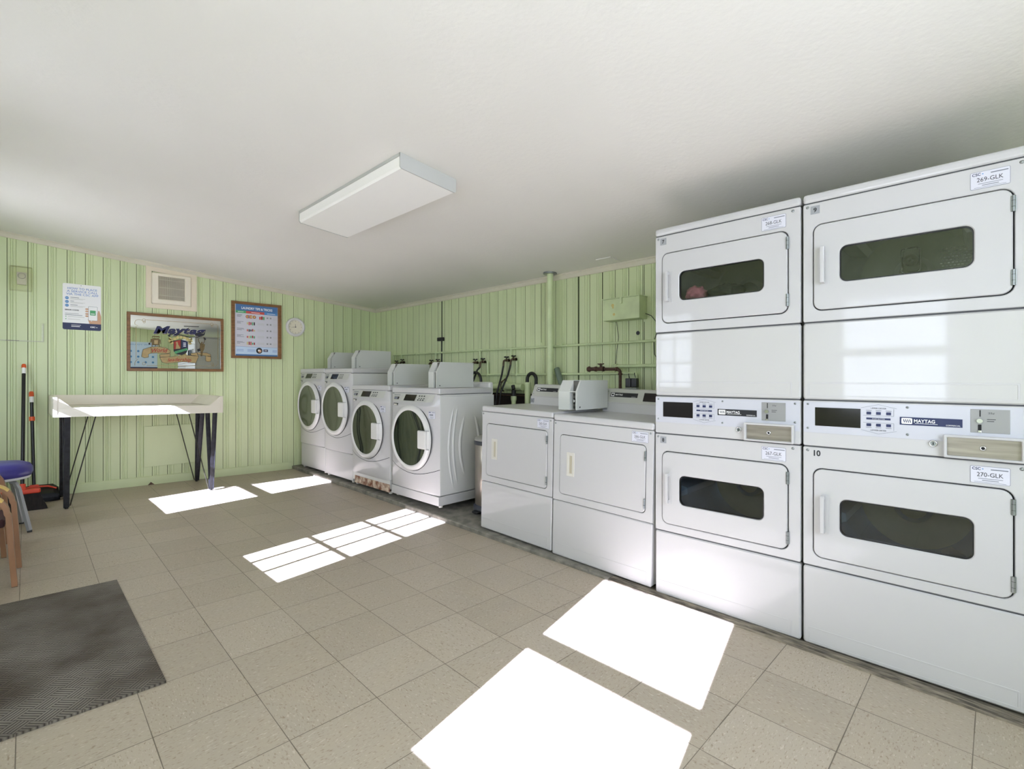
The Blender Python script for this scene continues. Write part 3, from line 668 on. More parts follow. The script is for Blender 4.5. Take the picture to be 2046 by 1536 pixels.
# ================================================================== LOW DRYERS 5 AND 6
def low_dryer(label, loc, rot, W, H, code, num, zs, group):
    t = thing('low_dryer', label, 'dryer', loc, rot, group)
    seam, cap = zs
    b = MB(); b.box(0.003, W - 0.003, 0.02, 0.70, 0.004, H - 0.04, WHITEB); b.box(0.02, W - 0.02, 0.01, 0.03, 0.02, H - 0.045, DARK); b.build('cabinet', t)
    b = MB(); b.box(-0.001, W + 0.001, -0.004, 0.71, cap + 0.002, H, WHITE, 0.011, 3); b.build('top_cover', t)
    b = MB(); b.ring((0, W, 0, seam - 0.002, 0.010), None, 0, 0.025, WHITE, bev=0.005)
    b.ring((-0.0 + 0.012, W - 0.03, 0.010, 0.078, 0.004), (0.018, W - 0.036, 0.016, 0.072, 0.003), -0.0012, 0.001, WHITE, bev=0.0006)
    b.build('lower_panel', t)
    dz0, dz1 = seam + 0.045, cap - 0.082
    b = MB(); b.ring((0, W, seam + 0.002, cap - 0.001, 0.006), (0.050, W - 0.042, dz0, dz1, 0.026), 0, 0.025, WHITE, bev=0.0025); b.build('front_frame', t)
    b = MB(); b.ring((0.0535, W - 0.0455, dz0 + 0.0035, dz1 - 0.0035, 0.023), None, -0.003, 0.012, WHITE, bev=0.003); door = b.build('door', t)
    hz = dz1 - 0.105
    b = MB(); b.ring((0.108, 0.166, hz - 0.147, hz, 0.003), (0.120, 0.154, hz - 0.134, hz - 0.013, 0.003), -0.0045, -0.002, ALMOND, bev=0.001)
    b.box(0.120, 0.154, -0.0036, -0.003, hz - 0.134, hz - 0.013, ALMOND); b.box(0.131, 0.149, -0.0044, -0.0030, hz - 0.128, hz - 0.020, mat('handle_recess', (176, 168, 148), 0.6))
    b.build('recessed_pull', door)
    for zz in (dz0 + 0.03, dz1 - 0.085):
        b = MB(); b.cyl((W - 0.046, -0.006, zz), (W - 0.046, -0.006, zz + 0.052), 0.0048, GALV, 10); b.box(W - 0.052, W - 0.040, -0.005, 0, zz, zz + 0.052, GALV); 
        b.cyl((W - 0.046, -0.0062, zz + 0.016), (W - 0.046, -0.0062, zz + 0.018), 0.0053, DARK, 10); b.build('hinge', door)
    b = MB(); asset_label(b, W - 0.133, cap - 0.071, 0.102, 0.060, code, -0.001); b.build('asset_sticker', t)
    for x in (0.014, W - 0.018): MB().lathe([(0.0, -0.003), (0.0045, -0.0028), (0.006, 0.0)], (x, 0, cap - 0.016), 'y', GALV, 14).build('screw', t)
    # sloping control console at the back
    cy0, cy1 = 0.46, 0.62
    prof = [(cy0, H - 0.001), (cy0 + 0.006, H + 0.058), (cy0 + 0.012, H + 0.064), (cy0 + 0.052, H + 0.150), (cy0 + 0.062, H + 0.155), (cy1, H + 0.155), (cy1, H - 0.001)]
    b = MB(); n = len(prof); x0, x1 = 0.055, W - 0.022
    b.add([(x0, p[0], p[1]) for p in prof] + [(x1, p[0], p[1]) for p in prof], [list(range(n)), list(range(2 * n - 1, n - 1, -1))] + [(i, i + n, (i + 1) % n + n, (i + 1) % n) for i in range(n)], WHITE)
    con = b.build('control_console', t)
    a = (cy0 + 0.012, H + 0.064); c = (cy0 + 0.052, H + 0.150); L_ = math.hypot(c[0] - a[0], c[1] - a[1]); ny, nz = -(c[1] - a[1]) / L_, (c[0] - a[0]) / L_
    def S(x, s_, o=0.001): k = s_ / L_; return (x, a[0] + (c[0] - a[0]) * k + ny * o, a[1] + (c[1] - a[1]) * k + nz * o)
    def patch(bb, xa, xb, s0, s1, m_, o): bb.add([S(xa, s0, o), S(xb, s0, o), S(xb, s1, o), S(xa, s1, o)], [(0, 1, 2, 3)], m_)
    b = MB(); patch(b, x0 + 0.002, x1 - 0.002, 0.002, L_ - 0.002, GREYP, 0.0010)
    patch(b, x0 + 0.04, x0 + 0.25, 0.040, 0.072, BLACK, 0.0018)
    patch(b, x0 + 0.046, x0 + 0.072, 0.044, 0.068, NEARW, 0.0024)
    patch(b, x0 + 0.051, x0 + 0.067, 0.050, 0.062, BLACK, 0.0028)
    b.text('MAYTAG', x0 + 0.080, 0.051, 0.012, 0, NEARW, width=0.055, bold=.015, fn=lambda px, pz: S(px, pz, 0.0024))
    b.text('COMMERCIAL', x0 + 0.205, 0.0425, 0.004, 0, NEARW, width=0.034, fn=lambda px, pz: S(px, pz, 0.0024))
    for ss in (0.018, 0.078): b.add([S(x0 + 0.018 + 0.004 * math.cos(q), ss + 0.004 * math.sin(q), 0.003) for q in [k * PI / 4 for k in range(8)]], [list(range(8))], GALV)
    b.build('console_overlay', con)
    b = MB(); patch(b, x0 + 0.295, x0 + 0.50, 0.018, 0.078, SMOKE, 0.0024); b.build('display', con)
    b = MB(); b.box(x0 + 0.004, x0 + 0.036, cy0 - 0.003, cy0 + 0.004, H + 0.012, H + 0.046, NUMG); b.text(num, x0 + 0.02, H + 0.020, 0.018, cy0 - 0.0036, BLACK, align='CENTER', bold=.02); b.build('number_sticker', t)
    for x in (0.04, W - 0.04):
        for y in (0.06, 0.64): MB().cyl((x, y, -0.012), (x, y, 0.004), 0.014, GALV, 12).build('foot', t)
    return t
D5 = low_dryer('low white dryer next to the metal trash can', (XM + 0.002, 2.657, 0.026), (0, math.radians(1.25), RM), 0.668, 0.888, '265-GLK', '5', (0.343, 0.848), 'low white dryers')
D6 = low_dryer('low white dryer numbered 6, between another low dryer and the tall stack', (XM, 1.979, 0.004), (0, math.radians(1.25), RM), 0.688, 0.886, '266-GLK', '6', (0.345, 0.845), 'low white dryers')

# ================================================================== COIN BOXES
def coin_box(label, x, yl_, z, w=0.118, d=0.40, h=0.20, slot='dark'):
    t = thing('coin_box', label, 'coin box', (x, yl_, z), (0, 0, RM), 'grey metal coin boxes on the machines')
    fp = [(0.0, 0.0), (0.0, h * 0.62), (0.045, h), (d, h), (d, 0.0)]      # side outline (depth, height)
    def side(bb, xa, xb, m_):
        n = len(fp); bb.add([(xa, p[0], p[1]) for p in fp] + [(xb, p[0], p[1]) for p in fp], [list(range(n)), list(range(2 * n - 1, n - 1, -1))] + [(i, i + n, (i + 1) % n + n, (i + 1) % n) for i in range(n)], m_)
    xs = w * 0.62
    b = MB(); side(b, 0, xs, GREYBOX); b.build('housing', t)
    b = MB(); side(b, w - 0.012, w, GREYBOX); b.add([(xs, 0.05, h), (w - 0.012, 0.05, h), (w - 0.012, d, h), (xs, d, h), (xs, 0.05, h - 0.003), (w - 0.012, 0.05, h - 0.003), (w - 0.012, d, h - 0.003), (xs, d, h - 0.003)], [(0, 1, 2, 3), (7, 6, 5, 4), (0, 4, 5, 1), (1, 5, 6, 2), (2, 6, 7, 3), (3, 7, 4, 0)], GREYBOX)
    b.cyl((w, 0.03, 0.018), (w + 0.002, 0.03, 0.018), 0.0045, DARK, 12)
    b.build('side_plate', t)
    b = MB()
    b.box(xs, w - 0.012, 0.040, 0.060, 0.002, h - 0.004, mat('coin_slide_recess', (98, 96, 90), 0.5, metal=0.3))
    b.box(xs - 0.0, w - 0.012, -0.002, 0.04, h * 0.60, h * 0.63, GREYBOX)
    for k in range(4): b.box(xs + 0.006, w - 0.018, 0.030, 0.041, 0.012 + k * h * .14, 0.020 + k * h * .14, DARK)
    b.cyl((xs + 0.015, 0.022, h * .3), (xs + 0.015, 0.04, h * .3), 0.009, CHROME, 14)
    b.build('coin_slide', t)
    return t

# ================================================================== WASHERS
def washer(label, yleft, zb, H, W, kind, group, side=False):
    """zb: world height of the bottom edge, H: height of the machine above it incl. pedestal"""
    t = thing('front_load_washer', label, 'washer', (XM, yleft, zb), (0, 0, RM), group)
    top = H; b0 = H - 0.854 - 0.0      # bottom of the upper body
    T = lambda z: z - 0.0                # local z
    def dep(z):
        k = z - (top - 0.93)             # distance above the nominal base
        pts = [(0.076, 0.012), (0.10, 0.022), (0.20, 0.026), (0.30, 0.034), (0.775, 0.034), (0.792, 0.042), (0.802, 0.046), (0.812, 0.036), (0.90, 0.010), (0.906, 0.006), (0.93, 0.006)]
        if k <= pts[0][0]: return pts[0][1]
        for (a, c), (e, f) in zip(pts, pts[1:]):
            if k <= e: return c + (f - c) * (k - a) / (e - a)
        return pts[-1][1]
    def S(x, z, o=0.0):
        u = (x - W / 2) / (W / 2); return (x, -dep(z) * (1 - abs(u) ** 3.2) - o, z)
    base = top - 0.93
    K = lambda h: base + h
    b = MB(); b.box(0.0, W, 0.0, 0.60, K(0.079), K(0.885), WHITEB, 0.006); body = b.build('cabinet', t)
    # bowed front skin
    zs = [K(v) for v in (0.079, 0.10, 0.20, 0.30, 0.45, 0.6, 0.775, 0.792, 0.802, 0.812, 0.86, 0.9005)]
    xs = [W * k / 24 for k in range(25)]
    b = MB(); vs = [S(x, z) for z in zs for x in xs]; n = 25; fs = [(i * n + k, i * n + k + 1, (i + 1) * n + k + 1, (i + 1) * n + k) for i in range(len(zs) - 1) for k in range(n - 1)]
    b.add(vs, fs, WHITE, True)
    b.add([S(x, zs[0]) for x in xs] + [(W, 0.02, zs[0]), (0, 0.02, zs[0])], [list(range(27))], WHITE)
    b.build('front_panel', t)
    # curved seam under the door
    b = MB(); pts = []
    for k in range(25):
        x = W * k / 24; u = (x - W / 2) / (W / 2); pts.append((x, K(0.222) + 0.070 * abs(u) ** 1.8))
    for p, q in zip(pts, pts[1:]): b.add([S(p[0], p[1] - 0.002, 0.001), S(q[0], q[1] - 0.002, 0.001), S(q[0], q[1] + 0.002, 0.001), S(p[0], p[1] + 0.002, 0.001)], [(0, 1, 2, 3)], DARK)
    b.build('front_seam', t)
    # top
    b = MB(); b.box(-0.002, W + 0.002, -0.006, 0.575, K(0.8995), K(0.948), WHITE, 0.010, 3)
    b.box(0.02, W - 0.0, 0.545, 0.595, K(0.88), K(0.997), WHITEB, 0.018, 3); b.build('top_cover', t)
    b = MB(); b.box(0.004, W - 0.0015, 0.0, 0.57, K(0.884), K(0.900), WHITEB); b.box(0.003, W + 0.0005, -0.003, 0.57, K(0.8955), K(0.8990), DARK); b.build('top_gap', t)
    # controls (tilted)
    def pt(bb, xa, xb, za, zb_, m_, o, sk=0.0, n_=6):
        vs, fs = [], []
        for i in range(n_ + 1):
            x = xa + (xb - xa) * i / n_; vs += [S(x - sk, K(za), o), S(x, K(zb_), o)]
        for i in range(n_): fs.append((2 * i, 2 * i + 2, 2 * i + 3, 2 * i + 1))
        bb.add(vs, fs, m_)
    s_ = W / 0.69
    b = MB(); pt(b, 0.035 * s_, 0.160 * s_, 0.832, 0.893, GREYP, 0.002, 0.02); pt(b, 0.175 * s_, 0.635 * s_, 0.832, 0.893, GREYP, 0.002, 0.02, 10)
    for i in range(3): pt(b, (0.43 + .033 * i) * s_, (0.450 + .033 * i) * s_, 0.876, 0.885, BLACK, 0.0035, 0.003, 2)
    for i in range(3): pt(b, (0.43 + .033 * i) * s_, (0.450 + .033 * i) * s_, 0.858, 0.864, BLACK, 0.0035, 0.003, 2)
    for i in range(3): pt(b, (0.42 + .033 * i) * s_, (0.440 + .033 * i) * s_, 0.843, 0.852, BLACK, 0.0035, 0.003, 2)
    pt(b, 0.045 * s_, 0.15 * s_, 0.879, 0.885, LTXT, 0.003, 0.003, 3)
    b.build('control_overlay', t)
    b = MB(); pt(b, 0.235 * s_, 0.40 * s_, 0.838, 0.890, SMOKE, 0.004, 0.018); b.build('display', t)
    b = MB(); pt(b, 0.050 * s_, 0.140 * s_, 0.845, 0.868, DARK, 0.003, 0.008); pt(b, 0.050 * s_, 0.115 * s_, 0.847, 0.866, LTXT, 0.0035, 0.008); b.build('card_slot', t)
    b = MB(); pt(b, 0.030 * s_, 0.150 * s_, 0.790, 0.812, NUMG, 0.003, 0.003); pt(b, 0.050 * s_, 0.145 * s_, 0.797, 0.811, DARK, 0.004, 0.003); pt(b, 0.062 * s_, 0.130 * s_, 0.792, 0.806, ALMOND, 0.006, 0.003); b.build('drawer_pull', t)
    # round door
    cx, cz_ = W * 0.488, K(0.526)
    b = MB(); b.lathe([(0.278, -0.028), (0.276, -0.044), (0.267, -0.055), (0.252, -0.061), (0.240, -0.062), (0.233, -0.056), (0.229, -0.044)], (cx, 0, cz_), 'y', PLAST, 64, sx=1.03)
    b.lathe([(0.282, -0.0305), (0.277, -0.0345)], (cx, 0, cz_), 'y', DARK, 64, sx=1.03)
    door = b.build('door', t)
    b = MB(); b.lathe([(0.234, -0.054), (0.20, -0.049), (0.16, -0.045), (0.11, -0.042), (0.05, -0.0405), (0.001, -0.040)], (cx, 0, cz_), 'y', WASHG, 64, sx=1.03); b.build('door_glass', door)
    b = MB(); hx0 = cx + 0.150
    b.box(hx0, hx0 + 0.112, -0.078, -0.042, cz_ - 0.075, cz_ + 0.075, PLAST, 0.010, 3); b.box(hx0 - 0.022, hx0 + 0.002, -0.058, -0.044, cz_ - 0.072, cz_ + 0.072, BLKP, 0.003)
    b.build('door_handle', door)
    b = MB()
    for dz in (-0.076, 0.076): b.box(cx + 0.250, cx + 0.279, -0.0635, -0.048, cz_ + dz - 0.0012, cz_ + dz + 0.0012, NUMG)
    b.build('handle_seams', door)
    # sticker
    b = MB(); sx0, sz0, sw, sh = W - 0.118, K(0.700), 0.074, 0.060
    b.add([S(sx0, sz0, 0.002), S(sx0 + sw, sz0, 0.002), S(sx0 + sw, sz0 + sh, 0.002), S(sx0, sz0 + sh, 0.002)], [(0, 1, 2, 3)], LTXT)
    b.add([S(sx0 + .001, sz0 + .001, 0.0026), S(sx0 + sw - .001, sz0 + .001, 0.0026), S(sx0 + sw - .001, sz0 + sh - .001, 0.0026), S(sx0 + .001, sz0 + sh - .001, 0.0026)], [(0, 1, 2, 3)], STICK)
    for (a, c, e, f, m_) in ((.06, .36, .80, .90, NAVY), (.5, .94, .80, .87, LTXT), (.2, .34, .42, .62, LTXT), (.38, .52, .42, .62, LTXT), (.56, .70, .42, .62, LTXT), (.2, .8, .22, .26, LTXT), (.3, .7, .10, .14, LTXT)):
        b.add([S(sx0 + sw * a, sz0 + sh * e, 0.0032), S(sx0 + sw * c, sz0 + sh * e, 0.0032), S(sx0 + sw * c, sz0 + sh * f, 0.0032), S(sx0 + sw * a, sz0 + sh * f, 0.0032)], [(0, 1, 2, 3)], m_)
    b.build('asset_sticker', t)
    # lower part
    if kind == 'pedestal':
        b = MB(); b.box(0.0, W, 0.006, 0.58, 0.0, K(0.072), WHITE, 0.005); b.build('pedestal', t)
    elif kind == 'rust':
        b = MB(); b.box(0.0, W, 0.004, 0.58, 0.028, K(0.079), WHITEB); b.box(0.045, W + 0.0, -0.004, 0.006, 0.0, 0.072, RUST, 0.003)
        b.build('rusted_base', t)
    else:
        b = MB(); b.box(-0.0, W, -0.014, 0.58, 0.0, K(0.074), WHITE, 0.004); b.build('base_trim', t)
    for x in (0.05, W - 0.03):
        for y in (0.03, 0.52): MB().cyl((x, y, -0.018), (x, y, 0.004), 0.017, ALMOND, 14).build('foot', t)
    if side:
        # pressed ribs on the visible side
        def rib(pts, r): 
            P_ = []
            for i in range(len(pts) - 1):
                (y0, z0), (y1, z1), = pts[i], pts[i + 1]
                for k in range(6): P_.append((y0 + (y1 - y0) * k / 6, z0 + (z1 - z0) * k / 6))
            P_.append(pts[-1]); return P_
        b = MB()
        def arc(y0, y1, ytop, z0, z1, r):
            pts = []
            for k in range(17):
                a = k / 16; z = z0 + (z1 - z0) * a; y = y0 - (y0 - ytop) * math.sin(PI * a)
                pts.append((W - r * 0.62, y + (y1 - y0) * a, z))
            b.tube(pts, r, WHITEB, 8, True, [r * (0.62 + 0.38 * math.sin(PI * k / 16) ** 0.4) for k in range(17)])
        arc(0.135, 0.145, 0.085, K(0.13), K(0.80), 0.017); arc(0.180, 0.185, 0.133, K(0.15), K(0.80), 0.017)
        arc(0.255, 0.260, 0.205, K(0.22), K(0.72), 0.022)
        arc(0.375, 0.370, 0.425, K(0.22), K(0.72), 0.022); arc(0.455, 0.445, 0.500, K(0.15), K(0.80), 0.017); arc(0.50, 0.49, 0.545, K(0.13), K(0.80), 0.017)
        b.build('pressed_ribs', t)
    return t
W1 = washer('white front load washer in the room corner, tallest pair, against the poster wall', 5.856, 0.083, 1.122, 0.638, 'pedestal', 'front load washers')
W2 = washer('white front load washer on a pedestal, second from the poster wall', 5.213, 0.073, 1.125, 0.626, 'pedestal', 'front load washers')
W3 = washer('low white front load washer with a rusted bottom edge', 4.582, 0.072, 0.958, 0.690, 'rust', 'front load washers')
W4 = washer('low white front load washer showing its ribbed side, next to the trash can', 3.842, 0.085, 0.930, 0.700, 'trim', 'front load washers', side=True)
coin_box('grey coin box on top of the washer in the room corner', XM + 0.13, 5.43, 1.225, h=0.185)
coin_box('grey coin box on the second washer from the poster wall', XM + 0.10, 4.80, 1.218, h=0.19)
coin_box('grey coin box on top of the washer with the rusted base', XM + 0.08, 4.06, 1.050, h=0.20)
coin_box('grey coin box on top of the washer beside the trash can', XM + 0.055, 3.375, 1.035, h=0.215)
cb = coin_box('grey coin box standing between the two low dryers', XM + 0.105, 2.010, 0.912, w=0.15, d=0.35, h=0.19)

# ================================================================== TRASH CAN
def trash_can():
    x, y = 2.77, 2.925; z = fz(2.345, 3.0) + 0.037; r = 0.148
    t = thing('trash_can', 'brushed metal trash can with dark rim, between washer and low dryer', 'trash can', (x, y, z))
    b = MB(); b.lathe([(0.0, 0.055), (r * 0.97, 0.055), (r, 0.06), (r, 0.545), (r * 0.97, 0.55)], (0, 0, 0), 'z', TRASH, 40); b.build('body', t)
    b = MB(); b.lathe([(r + 0.006, 0.546), (r + 0.008, 0.552), (r + 0.008, 0.572), (r + 0.004, 0.578), (r * 0.9, 0.578)], (0, 0, 0), 'z', mat('dark_grey_rim', (58, 60, 66), 0.4), 40); b.build('rim', t)
    b = MB(); b.lathe([(r + 0.004, 0.579), (r + 0.002, 0.598), (r * 0.7, 0.616), (0.001, 0.622)], (0, 0, 0), 'z', mat('grey_lid', (158, 156, 150), 0.4), 40); b.build('lid', t)
    b = MB(); b.lathe([(0.001, 0.0), (r + 0.010, 0.0), (r + 0.016, 0.015), (r + 0.012, 0.045), (r - 0.002, 0.058)], (0, 0, 0), 'z', mat('dark_base_plastic', (66, 68, 78), 0.5), 40); b.build('base', t)
    b = MB(); b.box(-r - 0.055, -r + 0.0, -0.035, 0.035, 0.008, 0.022, BLKP, 0.005); b.build('pedal', t)
trash_can()

# ================================================================== PLUMBING
def pipe(name, label, pts, r, m=GREENP, cat='pipe', group=None, extra=None, bendr=0.03):
    P_ = []
    pts = [Vector(p) for p in pts]
    for i, p in enumerate(pts):
        if 0 < i < len(pts) - 1:
            a = (pts[i - 1] - p); c = (pts[i + 1] - p); rr = min(bendr, a.length * .45, c.length * .45); a.normalize(); c.normalize()
            for k in range(7):
                q = k / 6; P_.append((p + a * rr) * (1 - q) ** 2 + p * 2 * q * (1 - q) + (p + c * rr) * q ** 2)
        else: P_.append(p)
    b = MB(); b.tube(P_, r, m, 14)
    if extra: extra(b)
    return tag(b.build(name), label, cat, group)
PX = XR - 0.022
def up_extra(b):
    for y in (5.33, 4.61, 3.84, 3.38):
        b.cyl((PX, y, 1.408), (PX, y, 1.30), 0.009, GREENP, 12); b.cyl((PX, y, 1.393), (PX, y, 1.42), 0.0135, GREENP, 12); b.cyl((PX, y - 0.018, 1.409), (PX, y + 0.018, 1.409), 0.0135, GREENP, 12)
    for y in (5.0, 2.73, 1.7): b.box(PX - 0.012, XR, y - 0.006, y + 0.006, 1.397, 1.423, GREENP)
pipe('water_pipe', 'thin green painted water pipe running level high along the plumbing wall', [(PX, 5.52, 1.29), (PX, 5.52, 1.412), (PX, 0.9, 1.402)], 0.010, extra=up_extra, bendr=0.015)
def lo_extra(b):
    for y, z1 in ((3.72, 1.29), (3.30, 1.30)): b.cyl((PX, y, 1.148), (PX, y, z1), 0.009, GREENP, 12); b.cyl((PX, y, 1.14), (PX, y, 1.162), 0.013, GREENP, 12)
pipe('water_pipe', 'thin green painted water pipe running level below the faucets, turning down by the black valves', [(PX, 5.0, 1.150), (PX, 3.9, 1.149), (PX, 1.985, 1.153), (PX, 1.985, 0.93)], 0.010, extra=lo_extra, bendr=0.015)
def big_extra(b):
    b.cyl((PX - 0.02, 3.47, 1.035), (PX - 0.02, 3.43, 1.034), 0.046, GREENP, 20)
pipe('drain_pipe', 'thick green drain pipe lying level behind the washers', [(PX - 0.02, 5.4, 1.05), (PX - 0.02, 3.20, 1.028)], 0.034, extra=big_extra)
b = MB(); b.tube([(PX - 0.03, 3.455, 0.985), (PX - 0.062, 3.455, 1.01), (PX - 0.068, 3.455, 1.05), (PX - 0.04, 3.455, 1.085), (PX - 0.01, 3.45, 1.11)], 0.006, BRASS, 8); b.cyl((PX - 0.045, 3.45, 1.09), (PX - 0.075, 3.445, 1.075), 0.006, BRASS, 8)
tag(b.build('pipe_clamp'), 'small metal clamp around the thick green drain pipe', 'clamp')
pipe('stand_pipe', 'thick green stand pipe beside the black arched hose', [(3.36, 3.075, 0.026), (3.36, 3.075, 1.075)], 0.028)
def sp(b):
    b.cyl((3.30, 3.20, 0.915), (3.30, 3.20, 0.945), 0.028, GREENP, 20); b.cyl((3.30, 3.20, 0.89), (3.30, 3.20, 0.915), 0.022, GREENP, 20, 0.028)
pipe('stand_pipe', 'short green stand pipe with a black rubber coupling on top', [(3.30, 3.20, 0.027), (3.30, 3.20, 0.93)], 0.022, extra=sp)
b = MB(); b.cyl((3.30, 3.20, 0.946), (3.30, 3.20, 1.003), 0.023, RUBBER, 20, 0.021); b.cyl((3.30, 3.20, 1.01), (3.305, 3.215, 1.045), 0.018, RUBBER, 14)
tag(b.build('rubber_coupling'), 'black rubber coupling on the short green stand pipe', 'coupling')
b = MB()
pts = [(3.36, 3.08, 1.078)] + [(3.36 - 0.0, 3.08 - 0.055 + 0.055 * math.cos(q), 1.10 + 0.06 * math.sin(q)) for q in [PI * k / 12 for k in range(13)]] + [(3.36, 2.972, 1.0), (3.35, 2.985, 0.93), (3.33, 3.0, 0.80), (3.30, 3.0, 0.5), (3.30, 3.0, 0.03)]
b.tube(pts, 0.016, RUBBER, 12); tag(b.build('drain_hose'), 'black corrugated hose arching over the thick stand pipe', 'hose')
b = MB(); yc = 3.78
pts = [(3.33, yc + 0.10, 0.03), (3.33, yc + 0.10, 0.8)] + [(3.33, yc + 0.085 * math.cos(q), 1.09 + 0.085 * math.sin(q)) for q in [PI * k / 14 for k in range(15)]] + [(3.33, yc - 0.085, 0.8), (3.33, yc - 0.085, 0.03)]
b.tube(pts, 0.014, RUBBER, 12); tag(b.build('drain_hose'), 'black hose looping behind the ribbed washer', 'hose')
# vent stack
def vs_(b):
    b.cyl((3.375, 2.815, cz(3.375) - 0.010), (3.375, 2.815, cz(3.375) + 0.01), 0.062, GALV, 24)
    for z in (1.20, 1.30): b.cyl((3.375, 2.815, z), (3.375, 2.815, z + 0.004), 0.0305, GREENP, 20)
pipe('vent_pipe', 'tall green vent pipe rising to a round flange at the ceiling', [(3.375, 2.815, 1.05), (3.375, 2.815, cz(3.375) - 0.004)], 0.029, extra=vs_)
b = MB(); b.tube([(3.432, 2.785, 1.20), (3.385, 2.67, 1.01)], 0.026, DUCTM, 18); tag(b.build('exhaust_duct'), 'slanting grey green duct beside the vent pipe', 'duct')
# faucets
def faucet(label, y, z, hose=None, hlabel=None):
    x = XR - 0.04
    t = thing('faucet', label, 'faucet', (x, y, z), (0, 0, 0), 'hose faucets on the plumbing wall')
    t.scale = (0.8, 0.8, 0.8)
    b = MB(); b.cyl((0.0495, -0.0, 0.0), (-0.03, 0.0, 0.0), 0.013, BRASS, 14); b.cyl((0, -0.045, 0), (0, 0.03, 0), 0.014, BRASS, 14); b.cyl((0, -0.045, 0), (0, -0.03, 0), 0.019, BRASS, 8)
    b.cyl((0, 0.0, 0), (0, 0.0, 0.028), 0.010, BRASS, 12); b.tube([(0, 0.03, 0), (0, 0.048, -0.006), (0, 0.052, -0.03)], 0.012, BRASS, 12); b.build('body', t)
    b = MB(); b.cyl((0, 0, 0.026), (0, 0, 0.038), 0.008, BLKP, 10)
    for q in (0.4, 0.4 + PI / 2):
        c, s_ = math.cos(q), math.sin(q); b.tube([(-0.030 * c, -0.030 * s_, 0.044), (0, 0, 0.034), (0.030 * c, 0.030 * s_, 0.044)], 0.006, BLKP, 8, True, [0.009, 0.006, 0.009])
    b.build('handle', t)
    if hose:
        b = MB(); p0 = (x, y + 0.042, z - 0.024); b.cyl(p0, (x, p0[1] + 0.002, p0[2] - 0.03), 0.010, BRASS, 12); b.tube([(x, p0[1] + 0.002, p0[2] - 0.03)] + hose, 0.0095, RUBBER, 10)
        tag(b.build('supply_hose'), hlabel, 'hose')
faucet('right faucet of the pair with two long black hoses', 3.325, 1.300, [(3.40, 3.375, 1.15), (3.33, 3.405, 0.98), (3.26, 3.46, 0.25), (3.26, 3.46, 0.03)], 'long black hose slanting down from the right one of the two open faucets')
faucet('left faucet of the pair with two long black hoses', 3.425, 1.292, [(3.40, 3.462, 1.15), (3.33, 3.455, 0.98), (3.26, 3.53, 0.25), (3.26, 3.53, 0.03)], 'long black hose slanting down from the left one of the two open faucets')
faucet('right faucet of the pair above the black hose loop', 3.775, 1.285, [(3.40, 3.83, 1.2), (3.37, 3.88, 1.05), (3.37, 3.92, 0.8), (3.37, 3.92, 0.03)], 'short black hose dropping from the faucet above the hose loop')
faucet('left faucet of the pair above the black hose loop', 3.895, 1.280)
faucet('right faucet peeking over the coin box of the ribbed washer', 4.55, 1.295)
faucet('left faucet peeking over the coin box of the ribbed washer', 4.675, 1.290, [(3.40, 4.76, 1.22), (3.34, 4.72, 0.95), (3.30, 4.70, 0.7), (3.30, 4.70, 0.03)], 'black hose dropping between two coin boxes')
faucet('right faucet peeking over the coin box of the rusted washer', 5.29, 1.315)
faucet('left faucet peeking over the coin box of the rusted washer', 5.42, 1.300)
# brown iron gas pipe with a valve
pipe('gas_pipe', 'rusty brown iron pipe with an elbow turning down behind dryer 6', [(3.33, 2.205, 1.188), (3.33, 2.062, 1.186), (3.33, 2.062, 0.05)], 0.0125, RUSTP, bendr=0.035,
     extra=lambda b: (b.cyl((3.33, 2.10, 1.187), (3.33, 2.085, 1.187), 0.017, RUSTP, 14), b.cyl((3.33, 2.062, 1.155), (3.33, 2.062, 1.140), 0.017, RUSTP, 14)))
t = thing('gas_valve', 'brown iron valve with a cross handle on the rusty pipe', 'valve', (3.33, 2.262, 1.190))
t.scale = (0.8, 0.95, 0.8)
b = MB(); b.cyl((0, -0.05, 0), (0, 0.085, 0), 0.020, RUSTP, 14); b.cyl((0, -0.052, 0), (0, -0.035, 0), 0.026, RUSTP, 8); b.cyl((0, 0.02, 0), (0, 0.04, 0), 0.026, RUSTP, 8); b.lathe([(0.001, -0.03), (0.022, -0.018), (0.026, 0.0), (0.022, 0.018), (0.001, 0.03)], (0, 0.10, 0), 'z', RUSTP, 16)
b.cyl((0, -0.02, 0), (0, -0.02, 0.04), 0.010, RUSTP, 12); b.build('body', t)
b = MB(); b.tube([(-0.01, -0.055, 0.052), (0, -0.02, 0.044), (0.01, 0.015, 0.052)], 0.006, RUSTP, 8); b.tube([(-0.03, -0.03, 0.052), (0, -0.02, 0.044), (0.03, -0.01, 0.052)], 0.006, RUSTP, 8); b.build('handle', t)
pipe('water_pipe', 'thicker green painted pipe level with the brown valve, running behind the tall stack', [(PX - 0.004, 2.19, 1.212), (PX - 0.004, 0.9, 1.212)], 0.014, extra=lambda b: b.cyl((PX - 0.004, 2.19, 1.212), (PX - 0.004, 2.16, 1.212), 0.02, GREENP, 14))
t = thing('solenoid_valve', 'pair of black solenoid valves standing behind dryer 6', 'valve', (3.30, 1.915, 0.985))
for dy in (0.0, 0.050): MB().box(-0.020, 0.020, dy - 0.023, dy + 0.023, 0.060, 0.130, BLKP, 0.005).build('coil', t)
b = MB(); b.box(-0.022, 0.022, -0.025, 0.075, 0.02, 0.058, GALV, 0.004); b.cyl((0, 0.03, -0.98), (0, 0.03, 0.03), 0.010, GALV, 12); b.build('body', t)
